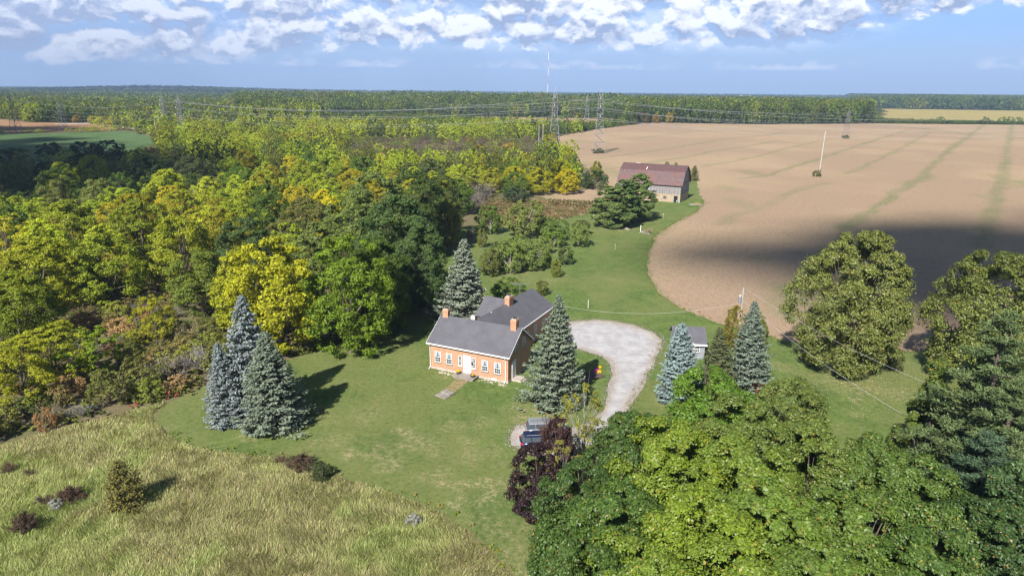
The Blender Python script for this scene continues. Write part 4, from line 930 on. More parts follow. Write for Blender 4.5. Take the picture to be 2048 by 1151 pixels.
# far buildings
def farb(px, py, w, h, name, label, wallc, roofc, d=None, cat='building', rz=.1):
    x, y = G(px, py); k = mpp(x, y); w = w*k; h = h*k; d = d or w*.5; t = empty(name, (x, y, 0), rz); tag(t, label, cat)
    m = MB(); m.box(-w/2, w/2, 0, d, 0, h*.62); m.build('wall', wallc, t); gable_roof('roof', 'x', 0, d, d/2, h*.62, h, -w/2-.3, w/2+.3, par=t, mat=roofc)
    m = MB(); n = max(2, int(w/8))
    for i in range(n): cx = -w/2+w*(i+.5)/n; m.box(cx-w/n*.18, cx+w/n*.18, -.1, 0, h*.2, h*.45)
    m.build('window', M_glass, t); return t
MGr = simple('pale_roof', (.6, .62, .64), (.5, .52, .55), 1)
farb(1013, 192.5, 12, 4, 'warehouse', 'long white warehouse just showing over the central woods', M_white, MGr)
farb(1492, 195.5, 22, 4.5, 'warehouse', 'long pale blue roofed shed beyond the right-hand wood', simple('blue_wall', (.2, .35, .5), (.18, .3, .45), 1), MGr)
farb(1560, 193, 12, 3, 'warehouse', 'small white warehouse near the lake at the right', M_white, MGr)
farb(740, 183.5, 10, 3, 'warehouse', 'tiny white factory on the blue horizon above the woods', M_white, MGr)
M_hr = simple('house_roof', (.2, .19, .2), (.14, .13, .14), 1)
farb(163, 240, 13, 11, 'house', 'white farmhouse behind the orange trees at the brown field', M_white, M_hr, 10, 'house'); farb(195, 240, 13, 11, 'house', 'grey house behind the row of orange trees', M_stone, M_hr, 12, 'house'); farb(328, 252, 15, 13, 'house', 'white house with a grey roof beside the wooden poles', M_white, MGr, 12, 'house')
farb(135, 236, 8, 9, 'house', 'small white house hidden left of the row of orange trees', M_white, M_hr, 8, 'house')
x, y = G(66, 264); tt = suv(x, y, 0, M_white, 'white car on the track between the brown and green fields', None)
# ------------------------------------------------------------------ individually placed trees
SEEDS = []
def pt_base(key, name, bx, by, top, wpx, col, label, cat='tree', group=None, warm=.4, hmul=1.0, **k):
    x, y = G(bx, by); h = hgt(bx, by, top)*hmul; r = wpx/2*mpp(x, y, h*.4)*(1.06 if 'spruce' in key else (.95 if name == 'orchard_tree' else 1.0))
    SEEDS.append((x, y, r)); return plant(key, name, x, y, h, r, col, label, cat, group, warm=warm, **k)
def pt_top(key, name, tx, ty, h, r, col, label, cat='tree', group=None, warm=.4, **k):
    x, y = G(tx, ty, h); SEEDS.append((x, y, r)); return plant(key, name, x, y, h, r, col, label, cat, group, warm=warm, **k)
BLUE = (.19, .225, .225); BLUEG = (.145, .18, .13); SPG = (.20, .23, .18); PINEG = (.115, .16, .05); WP = (.10, .14, .055)
# spruces
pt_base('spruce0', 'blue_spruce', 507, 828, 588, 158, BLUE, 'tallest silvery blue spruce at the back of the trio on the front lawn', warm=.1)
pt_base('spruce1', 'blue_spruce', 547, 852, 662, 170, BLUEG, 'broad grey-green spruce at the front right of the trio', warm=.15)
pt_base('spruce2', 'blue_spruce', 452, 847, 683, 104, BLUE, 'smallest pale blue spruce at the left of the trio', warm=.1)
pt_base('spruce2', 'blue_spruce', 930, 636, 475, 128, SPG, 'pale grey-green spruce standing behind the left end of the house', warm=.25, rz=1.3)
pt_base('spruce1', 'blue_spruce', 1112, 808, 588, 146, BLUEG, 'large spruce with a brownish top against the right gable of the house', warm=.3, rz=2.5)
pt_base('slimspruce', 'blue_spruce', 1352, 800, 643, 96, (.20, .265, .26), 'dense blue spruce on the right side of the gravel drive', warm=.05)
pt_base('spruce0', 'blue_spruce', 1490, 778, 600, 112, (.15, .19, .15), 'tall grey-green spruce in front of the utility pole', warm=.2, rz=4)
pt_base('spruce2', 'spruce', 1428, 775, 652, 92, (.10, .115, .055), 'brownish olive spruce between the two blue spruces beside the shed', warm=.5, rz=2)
# barn conifers
pt_base('fir', 'pine_tree', 1278, 442, 347, 74, PINEG, 'tallest dark pine of the clump in front of the barn', warm=.35)
pt_base('fir', 'pine_tree', 1222, 455, 372, 84, PINEG, 'left wide pine of the clump in front of the barn', warm=.35, rz=2)
pt_base('fir', 'pine_tree', 1248, 450, 360, 76, (.07, .115, .04), 'middle pine of the clump in front of the barn', warm=.5, rz=4)
pt_base('shrub0', 'shrub', 1205, 428, 395, 40, OLIVE, 'olive bush left of the barn pines', 'shrub')
pt_base('cedar', 'cedar_tree', 1388, 361, 331, 22, (.10, .11, .035), 'small conical cedar at the right-hand gable of the barn', warm=.6)
pt_base('cedar', 'cedar_tree', 248, 1018, 922, 92, (.125, .115, .03), 'bushy brown-green cedar alone in the tall meadow grass', warm=.7)
pt_base('shrub0', 'shrub', 1333, 330, 323, 9, GRN, 'small bush just over the barn ridge', 'shrub'); pt_base('shrub1', 'shrub', 1352, 331, 325, 8, GRN, 'tiny bush behind the barn roof, right of the other', 'shrub')
# right-hand trees
pt_base('bigmaple', 'maple_tree', 1696, 742, 466, 212, (.155, .18, .048), 'large round olive-green maple with a reddish top at the edge of the field', warm=.45)
pt_top('openmaple', 'maple_tree', 2018, 505, 17.5, 7.3, (.15, .18, .045), 'open-crowned maple with pale limbs at the right edge by the field', warm=.45)
pt_top('pine1', 'pine_tree', 2015, 628, 20, 6.0, WP, 'tall blue-green white pine at the right edge of the photo', warm=.15)
pt_top('pine1', 'pine_tree', 1992, 700, 15, 4.2, (.055, .095, .05), 'dark white pine below the open-crowned maple', warm=.2, rz=2)
pt_top('pine1', 'pine_tree', 2035, 765, 16, 5.4, WP, 'blue-green pine in front of the tall white pine', warm=.15, rz=3)
pt_top('pine1', 'pine_tree', 1985, 870, 13, 4.8, (.06, .10, .055), 'dark feathery pine between the maples and the right edge', warm=.2, rz=5)
pt_top('pine1', 'pine_tree', 1962, 835, 12, 2.8, (.055, .095, .045), 'narrow dark pine just behind the pointed green maple', warm=.2, rz=.5)
pt_top('cone', 'maple_tree', 1882, 722, 13.5, 4.3, (.085, .125, .025), 'pointed conical green maple beside the dark pines', warm=.45)
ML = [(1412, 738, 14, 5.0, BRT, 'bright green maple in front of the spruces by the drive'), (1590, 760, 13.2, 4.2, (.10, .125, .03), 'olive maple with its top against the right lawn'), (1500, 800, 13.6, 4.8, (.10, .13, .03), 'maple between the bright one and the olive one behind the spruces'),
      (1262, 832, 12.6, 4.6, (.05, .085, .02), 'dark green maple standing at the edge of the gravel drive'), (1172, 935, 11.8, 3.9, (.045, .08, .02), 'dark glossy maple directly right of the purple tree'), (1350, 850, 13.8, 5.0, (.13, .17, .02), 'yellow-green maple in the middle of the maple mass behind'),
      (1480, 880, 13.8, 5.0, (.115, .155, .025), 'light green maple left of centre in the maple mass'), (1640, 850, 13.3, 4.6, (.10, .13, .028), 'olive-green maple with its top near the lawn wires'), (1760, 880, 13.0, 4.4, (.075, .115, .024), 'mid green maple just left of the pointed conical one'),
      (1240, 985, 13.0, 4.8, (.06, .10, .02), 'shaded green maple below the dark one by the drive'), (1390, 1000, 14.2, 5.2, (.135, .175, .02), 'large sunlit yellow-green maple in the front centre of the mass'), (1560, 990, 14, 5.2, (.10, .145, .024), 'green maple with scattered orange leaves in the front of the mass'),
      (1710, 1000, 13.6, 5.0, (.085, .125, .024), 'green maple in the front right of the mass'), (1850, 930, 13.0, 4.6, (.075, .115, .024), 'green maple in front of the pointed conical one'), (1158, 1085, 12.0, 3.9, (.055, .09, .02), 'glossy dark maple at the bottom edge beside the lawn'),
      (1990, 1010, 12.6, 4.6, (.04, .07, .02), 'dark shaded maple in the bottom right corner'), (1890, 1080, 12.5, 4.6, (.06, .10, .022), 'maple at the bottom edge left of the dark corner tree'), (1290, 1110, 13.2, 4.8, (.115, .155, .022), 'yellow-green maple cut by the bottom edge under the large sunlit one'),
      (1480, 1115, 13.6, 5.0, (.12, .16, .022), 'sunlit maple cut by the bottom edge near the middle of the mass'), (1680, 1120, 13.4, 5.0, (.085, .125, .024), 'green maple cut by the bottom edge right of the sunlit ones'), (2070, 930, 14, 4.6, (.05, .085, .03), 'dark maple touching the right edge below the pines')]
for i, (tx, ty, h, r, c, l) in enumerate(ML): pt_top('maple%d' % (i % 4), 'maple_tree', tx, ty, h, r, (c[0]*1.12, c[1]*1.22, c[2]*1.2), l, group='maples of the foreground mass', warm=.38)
# a few orange leaves caught in the maples are sprigs of their own
pt_top('purple', 'purple_tree', 1122, 838, 7.6, 1.9, (.032, .012, .014), 'smaller dark purple maple right of the parked cars', warm=.25)
pt_top('purple', 'purple_tree', 1078, 888, 7.0, 2.45, (.026, .013, .016), 'large dark purple maple in front of the cars at the lawn edge', warm=.25, rz=2)
pt_top('sparse', 'young_maple', 1168, 770, 9.2, 2.7, (.19, .20, .04), 'thin yellow-green young tree beside the gravel drive', warm=.6)
pt_top('sparse', 'young_maple', 1122, 878, 7.6, 2.0, (.17, .16, .05), 'sparse yellowing young tree between the purple tree and the dark maple', warm=.7, rz=2)
pt_top('bare1', 'shrub', 1108, 812, 5.2, 1.9, (.09, .045, .035), 'bare reddish-brown bush behind the parked cars', 'shrub', warm=.2)
# orchard
ORC = [(980, 468, 405, 56, (.10, .15, .03), 'round green orchard tree nearest the woods'), (1052, 474, 393, 88, (.16, .185, .055), 'largest round brown-green tree of the orchard'), (1105, 478, 430, 62, (.11, .155, .04), 'green orchard tree right of the largest one'), (1108, 494, 452, 54, (.14, .20, .04), 'bright green orchard tree in front of its darker neighbour'),
       (1156, 492, 442, 48, (.155, .20, .06), 'olive orchard tree at the right side of the orchard'), (1162, 470, 436, 40, (.10, .12, .04), 'small olive tree behind the one at the right side of the orchard'), (1020, 546, 478, 66, (.155, .20, .06), 'grey-olive apple tree with a visible trunk in the middle row'), (1070, 538, 480, 74, (.14, .18, .055), 'wide dark olive apple tree right in the middle row'),
       (1035, 518, 468, 62, (.155, .20, .06), 'olive apple tree behind the middle row'), (1000, 520, 478, 52, (.08, .105, .035), 'olive apple tree at the left end of the back row'), (980, 550, 492, 54, (.12, .13, .04), 'yellow-olive apple tree right of the pale spruce'), (1130, 528, 488, 36, (.09, .12, .035), 'small leaning apple tree with a forked trunk'),
       (1110, 553, 515, 28, (.15, .17, .035), 'smallest yellow-green apple tree at the front of the orchard'), (964, 495, 452, 22, (.14, .15, .035), 'slim yellowish tree with a pale trunk by the woods'), (1085, 505, 468, 40, (.155, .20, .06), 'small olive tree between the middle row and the bright green tree')]
for i, (bx, by, tp_, w, c, l) in enumerate(ORC): pt_base('apple%d' % (i % 3), 'orchard_tree', bx, by, tp_, w, (c[0]*1.1, c[1]*1.15, c[2]), l, group='trees of the old orchard', warm=.4, hmul=.9)
pt_base('shrub1', 'shrub', 1012, 593, 556, 70, GRN, 'round green bush between the pale spruce and the rear wing', 'shrub'); pt_base('shrub2', 'shrub', 1083, 590, 560, 30, (.12, .13, .03), 'small yellow-green bush by the far end of the rear wing', 'shrub')
pt_base('shrub0', 'shrub', 885, 553, 530, 24, OLIVE, 'olive bush at the left foot of the pale spruce', 'shrub'); pt_base('shrub2', 'shrub', 1060, 680, 655, 22, (.12, .16, .03), 'light green bush against the shaded gable wall', 'shrub'); pt_base('bare0', 'shrub', 940, 481, 446, 22, (.16, .12, .10), 'bare reddish young tree near the picnic table', 'shrub')
pt_base('bare0', 'shrub', 1297, 466, 452, 20, (.4, .3, .2), 'tuft of dry pale grass beside the stone pile', 'grass clump')
pt_base('bigmaple' if 0 else 'ash1', 'tree', 1462, 700, 612, 46, (.17, .15, .03), 'thin yellowish tree behind the tall grey-green spruce', warm=.7)
pt_base('ash2', 'tree', 1510, 700, 630, 50, (.13, .155, .03), 'yellow-green tree right behind the tall grey-green spruce', warm=.6)
pt_base('shrub1', 'shrub', 1790, 738, 700, 46, (.11, .13, .04), 'light green bush under the right side of the large maple', 'shrub')
pt_base('shrub0', 'shrub', 1517, 790, 762, 26, (.22, .09, .05), 'rusty red bush at the foot of the tall grey-green spruce', 'shrub')
# meadow-edge clumps
MBR = (.11, .075, .05)
for bx, by, tp_, w, c, l in ((600, 935, 902, 66, MBR, 'brown tangled bush on the meadow edge of the lawn'), (560, 925, 906, 30, (.13, .08, .06), 'small reddish-brown bush left of the brown tangled one'), (640, 955, 920, 60, (.08, .10, .04), 'green weedy bush right of the brown tangled one'), (140, 1000, 968, 62, (.10, .06, .045), 'dark brown bush left of the lone cedar'),
                             (90, 1008, 980, 40, (.12, .08, .06), 'small brown bush left of the dark brown one'), (50, 1060, 1018, 56, (.10, .065, .05), 'brown bush low at the left edge of the meadow'), (60, 950, 932, 26, MBR, 'tiny brown bush above the dark brown one'), (20, 945, 915, 34, (.13, .08, .06), 'reddish-brown bush at the left edge by the scrub')):
    pt_base('bare1', 'shrub', bx, by, tp_, w, c, l, 'shrub', 'brown bushes in the meadow', warm=.2); pt_base('shrub1', 'shrub', bx+4, by+2, tp_+8, w*.8, tuple(v*.9 for v in c), 'leafy base of the '+l, 'shrub', warm=.2) if w > 50 else None
for bx, by, l in ((112, 1012, 'pale grey flowering weed clump left of the lone cedar'), (828, 1042, 'white flowering weed clump near the lower lawn edge')):
    pt_base('shrub2', 'weed_clump', bx, by+6, by-14, 30, (.38, .38, .36), l, 'weeds', warm=0)
# big manual woods trees
MT = [('dense0', 742, 345, 20, 8.2, GG, 'tall grey-green tree at the back left of the dark group beside the lawn'), ('dense1', 830, 342, 19, 8.2, (.055, .085, .025), 'broad dark tree crowning the group by the lawn'), ('dense2', 700, 402, 17.5, 7.2, GG, 'grey-green tree at the left of the dark group beside the lawn'),
      ('dense0', 800, 392, 19, 7.6, (.06, .10, .038), 'tall blue-green tree in the middle of the dark group'), ('dense1', 885, 350, 16, 6.2, (.06, .08, .022), 'olive-dark tree at the back right of the dark group'), ('dense2', 636, 446, 15, 6.4, GG, 'grey-green tree behind the bright green one'), ('dense0', 745, 475, 15, 5.6, (.06, .095, .02), 'dark green tree between the bright green one and the lawn'),
      ('dense1', 835, 440, 15.5, 5.6, (.06, .10, .038), 'blue-green tree whose foliage reaches down to the lawn'), ('ash1', 890, 398, 11.5, 4.4, (.12, .13, .025), 'yellowing tree at the right end of the dark group'), ('dense2', 688, 472, 16.8, 6.6, (.095, .145, .018), 'large bright green tree right behind the spruce trio'),
      ('ash0', 780, 540, 9.5, 3.6, (.09, .125, .02), 'smaller green tree standing forward on the lawn edge'), ('ash4', 545, 480, 16, 7.0, (.22, .225, .018), 'large yellow tree directly behind the spruce trio'), ('ash2', 480, 500, 13, 5.4, (.20, .215, .02), 'yellow-green tree left behind the tallest spruce'), ('dense2', 490, 437, 14, 6.2, (.06, .095, .04), 'blue-green round tree between yellow ones'),
      ('ash3', 400, 500, 11, 5.0, (.10, .13, .03), 'green tree at the right of the scrub clearing'), ('ash0', 355, 430, 14, 6.0, (.17, .19, .02), 'yellow-green tree above the scrub clearing'), ('ash1', 60, 478, 12.5, 7.0, (.17, .185, .018), 'huge yellow-green tree filling the left edge'), ('ash2', 200, 470, 12, 6.0, (.14, .175, .018), 'yellow-green tree right of the huge one at the left edge'),
      ('ash4', 20, 545, 11, 5.6, (.11, .14, .015), 'green-yellow tree low at the left edge'), ('locust0', 92, 648, 8.0, 4.6, (.19, .21, .02), 'feathery yellow-green tree above the orange shrubs at the left'), ('locust1', 180, 655, 6.5, 3.6, (.12, .17, .02), 'low bright green tree right of the feathery one'), ('locust2', 300, 590, 7.5, 3.0, (.20, .20, .02), 'thin yellow tree alone in the scrub clearing'),
      ('ash3', 646, 378, 12, 4.2, GOLD, 'bright golden tree left of the dark group'), ('ash0', 270, 400, 14, 6, (.13, .16, .02), 'green-yellow tree in the middle of the left woods'), ('locust2', 25, 680, 8, 3.8, (.20, .21, .02), 'yellow tree at the left edge below the huge one'), ('ash1', 130, 400, 14, 6.6, (.14, .165, .02), 'yellow-green tree at the sunny edge of the cloud shadow'),
      ('ash4', 1120, 320, 11, 5.4, (.20, .21, .015), 'bright yellow-green tree left of the barn clearing'), ('ash2', 1135, 338, 9, 4.6, (.30, .26, .012), 'brightest golden tree beside the dark bush at the clearing'), ('ash3', 1075, 335, 9.5, 5.2, (.23, .23, .015), 'yellow tree left of the brightest golden one'), ('ash0', 1030, 332, 9, 4.8, (.24, .23, .015), 'yellow tree in front of the scrub at the corner pylon'),
      ('ash1', 985, 335, 9, 4.6, (.20, .20, .02), 'yellow-green tree left of the yellow row by the clearing')]
for k, tx, ty, h, r, c, l in MT: f_ = 1.45 if c[1] > .12 else 1.25; pt_top(k, 'tree', tx, ty, h, r, (c[0]*f_, c[1]*f_, c[2]*1.1), l, warm=.5)
pt_base('shrub0', 'shrub', 1188, 378, 340, 56, (.05, .08, .025), 'dark green bush at the tip of the woods by the barn field', 'shrub'); pt_base('shrub1', 'shrub', 1030, 404, 373, 56, (.055, .085, .04), 'round blue-green bush by the dry grass', 'shrub'); pt_base('ash1', 'tree', 1193, 360, 322, 26, (.2, .21, .02), 'small yellow tree behind the dark bush at the tip of the woods')
for bx, by, tp_, w, l in ((1198, 306, 297, 30, 'bush ring around the pylon on the field'), (1634, 353, 340, 17, 'small bush at the foot of the leaning pole'), (1692, 277, 270, 16, 'low weeds at the foot of the slim pale pylon')):
    pt_base('shrub0', 'shrub', bx, by, tp_, w, (.075, .10, .025), l, 'shrub')
for bx, by, tp_, w, l in ((104, 312, 285, 52, 'large dark bush standing in the green field'), (170, 318, 283, 60, 'dark bush at the near end of the green field'), (225, 322, 281, 64, 'wide dark tree right of the bushes at the green field'), (20, 322, 297, 90, 'low dark thicket at the left edge of the green field'), (268, 322, 300, 30, 'dark conical bush at the right of the green field')):
    pt_base('dense1' if 0 else 'shrub%d' % (bx % 3), 'shrub', bx, by, tp_, w, (.045, .065, .02), l, 'shrub', 'dark bushes by the green field', warm=.3)
for i, (bx, by, tp_, w, c, l) in enumerate(((92, 243, 226, 22, GOLD, 'golden orange tree on the brown field edge'), (155, 246, 230, 20, (.28, .2, .02), 'leftmost orange tree of the row behind the brown field'), (187, 248, 231, 24, GOLD, 'bright orange tree in the row, second of the four'), (207, 250, 233, 20, GOLD, 'orange tree third in the row behind the brown field'), (224, 251, 236, 20, (.4, .24, .02), 'rightmost and brightest orange tree of the row'),
                           (1259, 247, 222, 30, (.33, .17, .03), 'round orange-red tree at the edge of the tan field'), (1287, 246, 224, 20, (.30, .16, .03), 'narrow rusty tree right of the round orange one'), (1312, 246, 227, 16, (.32, .2, .03), 'small orange tree in the field hedge'), (1338, 246, 225, 16, (.36, .26, .02), 'yellow-orange tree at the right end of the coloured row'), (1238, 246, 216, 34, (.09, .115, .03), 'tall green tree just left of the orange-red one'),
                           (1100, 258, 240, 20, (.33, .27, .02), 'yellow tree behind the corner pylon'), (1140, 256, 243, 16, (.33, .27, .02), 'small yellow tree between the two tall pylons'))):
    pt_base('ash%d' % (i % 3), 'tree', bx, by, tp_, w, c, l, warm=.4)
# far field hedge trees
hr = random.Random(9)
for i in range(26):
    px = 1772+i*13+hr.uniform(-4, 4); big = i in (8, 15, 18, 19, 20)
    pt_base('shrub%d' % (i % 3), 'hedge_bush', px, 246+(px-1772)*.009+.8, (232 if big else 240)+(px-1772)*.007, 17 if big else 15, vary(hr.choice([GRN, DK, (.1, .11, .03), GRN])), ['low bush of the hedge between the tan and the golden field', 'tall round bush rising from the hedge below the golden field'][int(big)], 'bush', 'hedge bushes between the tan and golden fields' if not big else 'tall hedge bushes below the golden field')
for i in range(24):
    px = 1085+i*9.2; py = 271-(px-1085)*.128
    pt_base('shrub%d' % (i % 3), 'hedge_bush', px, py+hr.uniform(-1, 1), py-9-hr.uniform(0, 4), 15, vary(hr.choice([GRN, OLIVE, GRN, DK])), 'low bush of the hedge running from the corner pylon to the orange trees', 'bush', 'hedge bushes from the corner pylon to the orange trees')
for i in range(12):
    px = 1100+i*9.5; pt_base('shrub%d' % (i % 3), 'hedge_bush', px, 404+math.sin(i)*1.2+i*.45, 397+i*.4, 13, vary((.13, .13, .035)), 'low yellow-green bush of the hedge below the small field by the barn', 'bush', 'hedge bushes below the small field by the barn')

# ------------------------------------------------------------------ the woods: single trees near, one mass beyond
FR = [(-400, 358), (240, 352), (330, 338), (700, 335), (870, 345), (980, 366), (1060, 380), (1090, 392), (1020, 398), (930, 425), (888, 470), (835, 545), (770, 600), (750, 645), (690, 688), (600, 702), (520, 684), (455, 620), (425, 560), (400, 500), (300, 510), (250, 575), (100, 622), (-50, 650), (-400, 690)]
SH = [(-300, 690), (-50, 655), (100, 628), (255, 580), (300, 514), (400, 500), (430, 560), (460, 625), (520, 690), (600, 706), (540, 722), (430, 755), (335, 795), (300, 808), (220, 828), (100, 858), (0, 888), (-300, 930)]
FRW = GP(FR); SHW = GP(SH)
LEFTP = [('in the cloud shadow', lambda px, py: 290 < py < 470 and px < 430)]
def where(px, py):
    if py > 560 and px < 300: return 'at the left edge above the orange shrubs'
    if px < 150: return 'at the left edge of the woods' if py > 430 else 'at the shaded left edge near the green field'
    if py > 620: return 'right behind the spruce trio'
    if px < 330: return 'around the scrub clearing on the left' if py > 470 else ('in the cloud-shaded part of the woods' if py > 385 else 'in the shade just below the green field')
    if px < 560: return 'in the middle of the left woods' if py > 470 else ('in the woods above the yellow crowns' if py > 385 else 'in the woods below the lattice pylons')
    if px < 760: return 'beside the dark group by the lawn' if py > 470 else ('behind the dark group by the lawn' if py > 385 else 'in the woods far behind the dark group')
    if px < 900: return 'between the dark group and the orchard' if py > 400 else 'in the scrub above the dark group'
    return 'in the scrub at the corner of the barn field'
def scatter(poly, spacing, rfun, dmax, seed, n=9000):
    xs = [p[0] for p in poly]; ys = [p[1] for p in poly]; rr = random.Random(seed); out_ = []; cell = {}
    def near(x, y, r):
        cx, cy = int(x//12), int(y//12)
        for i in (-1, 0, 1):
            for j in (-1, 0, 1):
                for (a, b_, q) in cell.get((cx+i, cy+j), ()):
                    if (a-x)**2+(b_-y)**2 < (spacing*(r+q))**2: return True
        return False
    for (a, b_, q) in SEEDS: cell.setdefault((int(a//12), int(b_//12)), []).append((a, b_, q))
    y1 = min(max(ys), dmax); P_ = np.array(poly)
    for _ in range(n):
        x = rr.uniform(min(xs), max(xs)); y = rr.uniform(min(ys), y1)
        if not bool(inpoly(np.array([x]), np.array([y]), poly)[0]): continue
        px, py = P(x, y, 5)
        if px < -60 or px > 2110: continue
        r = rfun(rr, x, y)
        if near(x, y, r): continue
        cell.setdefault((int(x//12), int(y//12)), []).append((x, y, r)); out_.append((x, y, r))
    return out_
tr_l = scatter(FRW, .84, lambda rr, x, y: rr.uniform(3.4, 5.8), 300, 21, 14000)
tr_l.sort(key=lambda t: t[1]); 
NI = 215
FARLIST = tr_l[NI:]; tr_l = tr_l[:NI]
print('woods trees', len(tr_l), len(FARLIST), tr_l[-1][1])
rr = random.Random(33); LABELS = {}
def zone_col(x, y, px, py, rr):
    q = float(fbm(np.array([x/38.]), np.array([y/38.]), 2)[0])
    if px < 330 and 350 < py < 460: return rr.choice([GRN, DK, YG2, OLIVE, GRN, GREY])
    if q < .40: return rr.choice([GRN, YG2, GG, OLIVE, YG, GRN])
    if q < .6: return rr.choice([YG, YG2, YG, YG2, GOLD, GREY, OLIVE, GRN])
    return rr.choice([YG, YG, GOLD, YG2, YG, (.24, .23, .02)])
CN[(.24, .23, .02)] = 'yellow'
def size_word(h): return 'small ' if h < 9.5 else ('tall ' if h > 13 else '')
for i, (x, y, r) in enumerate(tr_l):
    px, py = P(x, y, 0); c = zone_col(x, y, px, py, rr); h = r*rr.uniform(2.1, 2.7)
    if px > 760: h = min(h, r*1.9); 
    if px < 330 and py < 372: h = min(h, 8)
    lab = '%s%s tree %s' % (size_word(h), CN[c], where(px, py))
    key = ('bare%d' % rr.randrange(2)) if c == GREY else rr.choice(['ash0', 'ash1', 'ash2', 'ash3', 'ash4', 'locust0', 'locust1', 'dense1'])
    if c == GREY: h *= .7
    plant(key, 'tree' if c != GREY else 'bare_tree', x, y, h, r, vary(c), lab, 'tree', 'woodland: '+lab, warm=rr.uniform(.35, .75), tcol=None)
# scrub
SC_C = [(.19, .19, .045), (.16, .165, .055), (.15, .165, .045), (.10, .14, .03), ORA, (.23, .20, .08), (.24, .22, .20), (.29, .17, .09), (.22, .25, .045), (.27, .23, .16)]
SC_N = ['yellow-green', 'olive', 'green-brown', 'mid green', 'orange', 'tan', 'bare grey', 'rusty', 'lime green', 'dry beige']
sl = scatter(SHW, .72, lambda rr, x, y: rr.uniform(1.3, 2.7), 140, 5, 5000); sl.sort(key=lambda t: t[1]); print('scrub', len(sl)); sl = sl[:235]
def where_s(px, py):
    if py > 800: return 'along the upper rim of the meadow'
    if px > 380: return 'beside the spruce trio' if py > 660 else 'at the right side of the scrub clearing'
    if py > 730: return 'in the orange scrub at the left' if px < 200 else 'in the tangled scrub left of the trio'
    return 'in the scrub clearing of the left woods' if py < 640 else 'in the tall scrub below the clearing'
for x, y, r in sl:
    px, py = P(x, y, 0); k = rr.choice([0, 1, 2, 3, 5, 6, 8, 9, 0, 2, 8, 5, 4 if px < 400 else 1, 7 if px < 400 else 2])
    if 120 < px < 330 and py > 660 and rr.random() < .15: k = 4
    h = r*rr.uniform(1.2, 1.8); 
    if py < 640: h *= .6; k = rr.choice([1, 2, 5, 6, 9, 0, 5])
    lab = '%s%s shrub %s' % ('low ' if h < 2.2 else '', SC_N[k], where_s(px, py)); key = 'bare%d' % rr.randrange(2) if k in (6, 9) or rr.random() < .12 else 'shrub%d' % rr.randrange(3)
    plant(key, 'shrub', x, y, h, r, vary(SC_C[k]), lab, 'shrub', 'scrub: '+lab, warm=rr.uniform(.2, .7))
x, y = G(430, 745); plant('bare0', 'bare_shrub', x, y, 5.5, 3.6, (.30, .28, .28), 'large silvery grey bare bush just left of the smallest spruce', 'shrub', warm=.05)
for bx, by, l in ((330, 760, 'dark tangled bush with pale curling branches in the scrub'), (375, 745, 'second tangled bush with pale branches nearer the spruce trio')):
    x, y = G(bx, by); plant('bare1', 'bare_shrub', x, y, 3.8, 3.0, (.22, .19, .17), l, 'shrub', warm=.3); 

# --- merged masses
def lod(seed, nl, nleaf, leaf):
    r_ = np.random.default_rng(seed); V, t, C, lr = crown(r_, 1.0, 1.6, .0, nl=nl, nsub=4, nleaf=nleaf, leaf=leaf, lobe=(.24, .38)); V[:, :, 2] /= 1.6; return V, t
def merged(name, P_, R, Hh, C_, lods, lab, cat, mat=M_wood, base=.04, stack=True):
    if stack:
        z0 = np.zeros(len(P_)); ch = np.minimum(Hh, R*2.1); tall = Hh > R*2.6
        P_ = np.concatenate([P_, P_[tall]]); z0 = np.concatenate([Hh-ch, Hh[tall]*.02]); R2 = np.concatenate([R, R[tall]*1.02]); C_ = np.concatenate([C_, C_[tall]*.9]); hh2 = np.concatenate([ch, (Hh-ch*.45)[tall]]); R, Hh = R2, hh2
    else: z0 = np.zeros(len(P_))
    Vs = []; Ts = []; Cs = []; r_ = np.random.default_rng(3); n = len(P_); pick = r_.integers(0, len(lods), n)
    for k, (V, t) in enumerate(lods):
        ids = np.where(pick == k)[0]
        if not len(ids): continue
        a = r_.uniform(0, 2*PI, len(ids)); ca, sa = np.cos(a)[:, None, None], np.sin(a)[:, None, None]
        X = V[None, :, :, 0]*ca-V[None, :, :, 1]*sa; Y = V[None, :, :, 0]*sa+V[None, :, :, 1]*ca; Z = V[None, :, :, 2]
        rr_ = R[ids][:, None, None]; hh_ = Hh[ids][:, None, None]
        Q = np.stack([X*rr_+P_[ids, 0][:, None, None], Y*rr_+P_[ids, 1][:, None, None], z0[ids][:, None, None]+(base+Z*(1-base))*hh_], -1).reshape(-1, 4, 3)
        Vs.append(Q); Ts.append(np.tile(t, (len(ids), 1))); Cs.append(np.repeat(C_[ids], len(V), 0))
    me = quad_mesh(name, np.concatenate(Vs).astype(np.float32), np.concatenate(Ts), np.concatenate(Cs)); o = link(name, me, mat); tag(o, lab, cat, kind='stuff'); print(name, sum(len(v) for v in Vs)); return o
EXC = [GP(p) for p in (GREENF, BROWNF, GOLDF, STRIPF)]+[GP(FIELD)]+[GP(LAWN)]
PAL = np.array([YG, YG2, GRN, DK, (.24, .23, .02), OLIVE, GG, (.30, .14, .04), (.13, .145, .03)])
wr = np.random.default_rng(77)
def far_trees(d0, d1, frac, wfac=.80):
    out_ = []; y = d0
    while y < d1:
        s = max(7.5, y*frac); xs = np.arange(-wfac*y-30, wfac*y+30, s); xs = xs+wr.uniform(-.4, .4, len(xs))*s; out_.append(np.stack([xs, y+wr.uniform(-.4, .4, len(xs))*s, np.full(len(xs), s)], 1)); y += s*.9
    A = np.concatenate(out_); m = np.ones(len(A), bool)
    for e in EXC: m &= ~inpoly(A[:, 0], A[:, 1], e)
    A = A[m]; a = np.array([P(x, y) for x, y in A[:, :2]]); ok = (a[:, 0] > -120) & (a[:, 0] < 2170)
    return A[ok], a[ok]
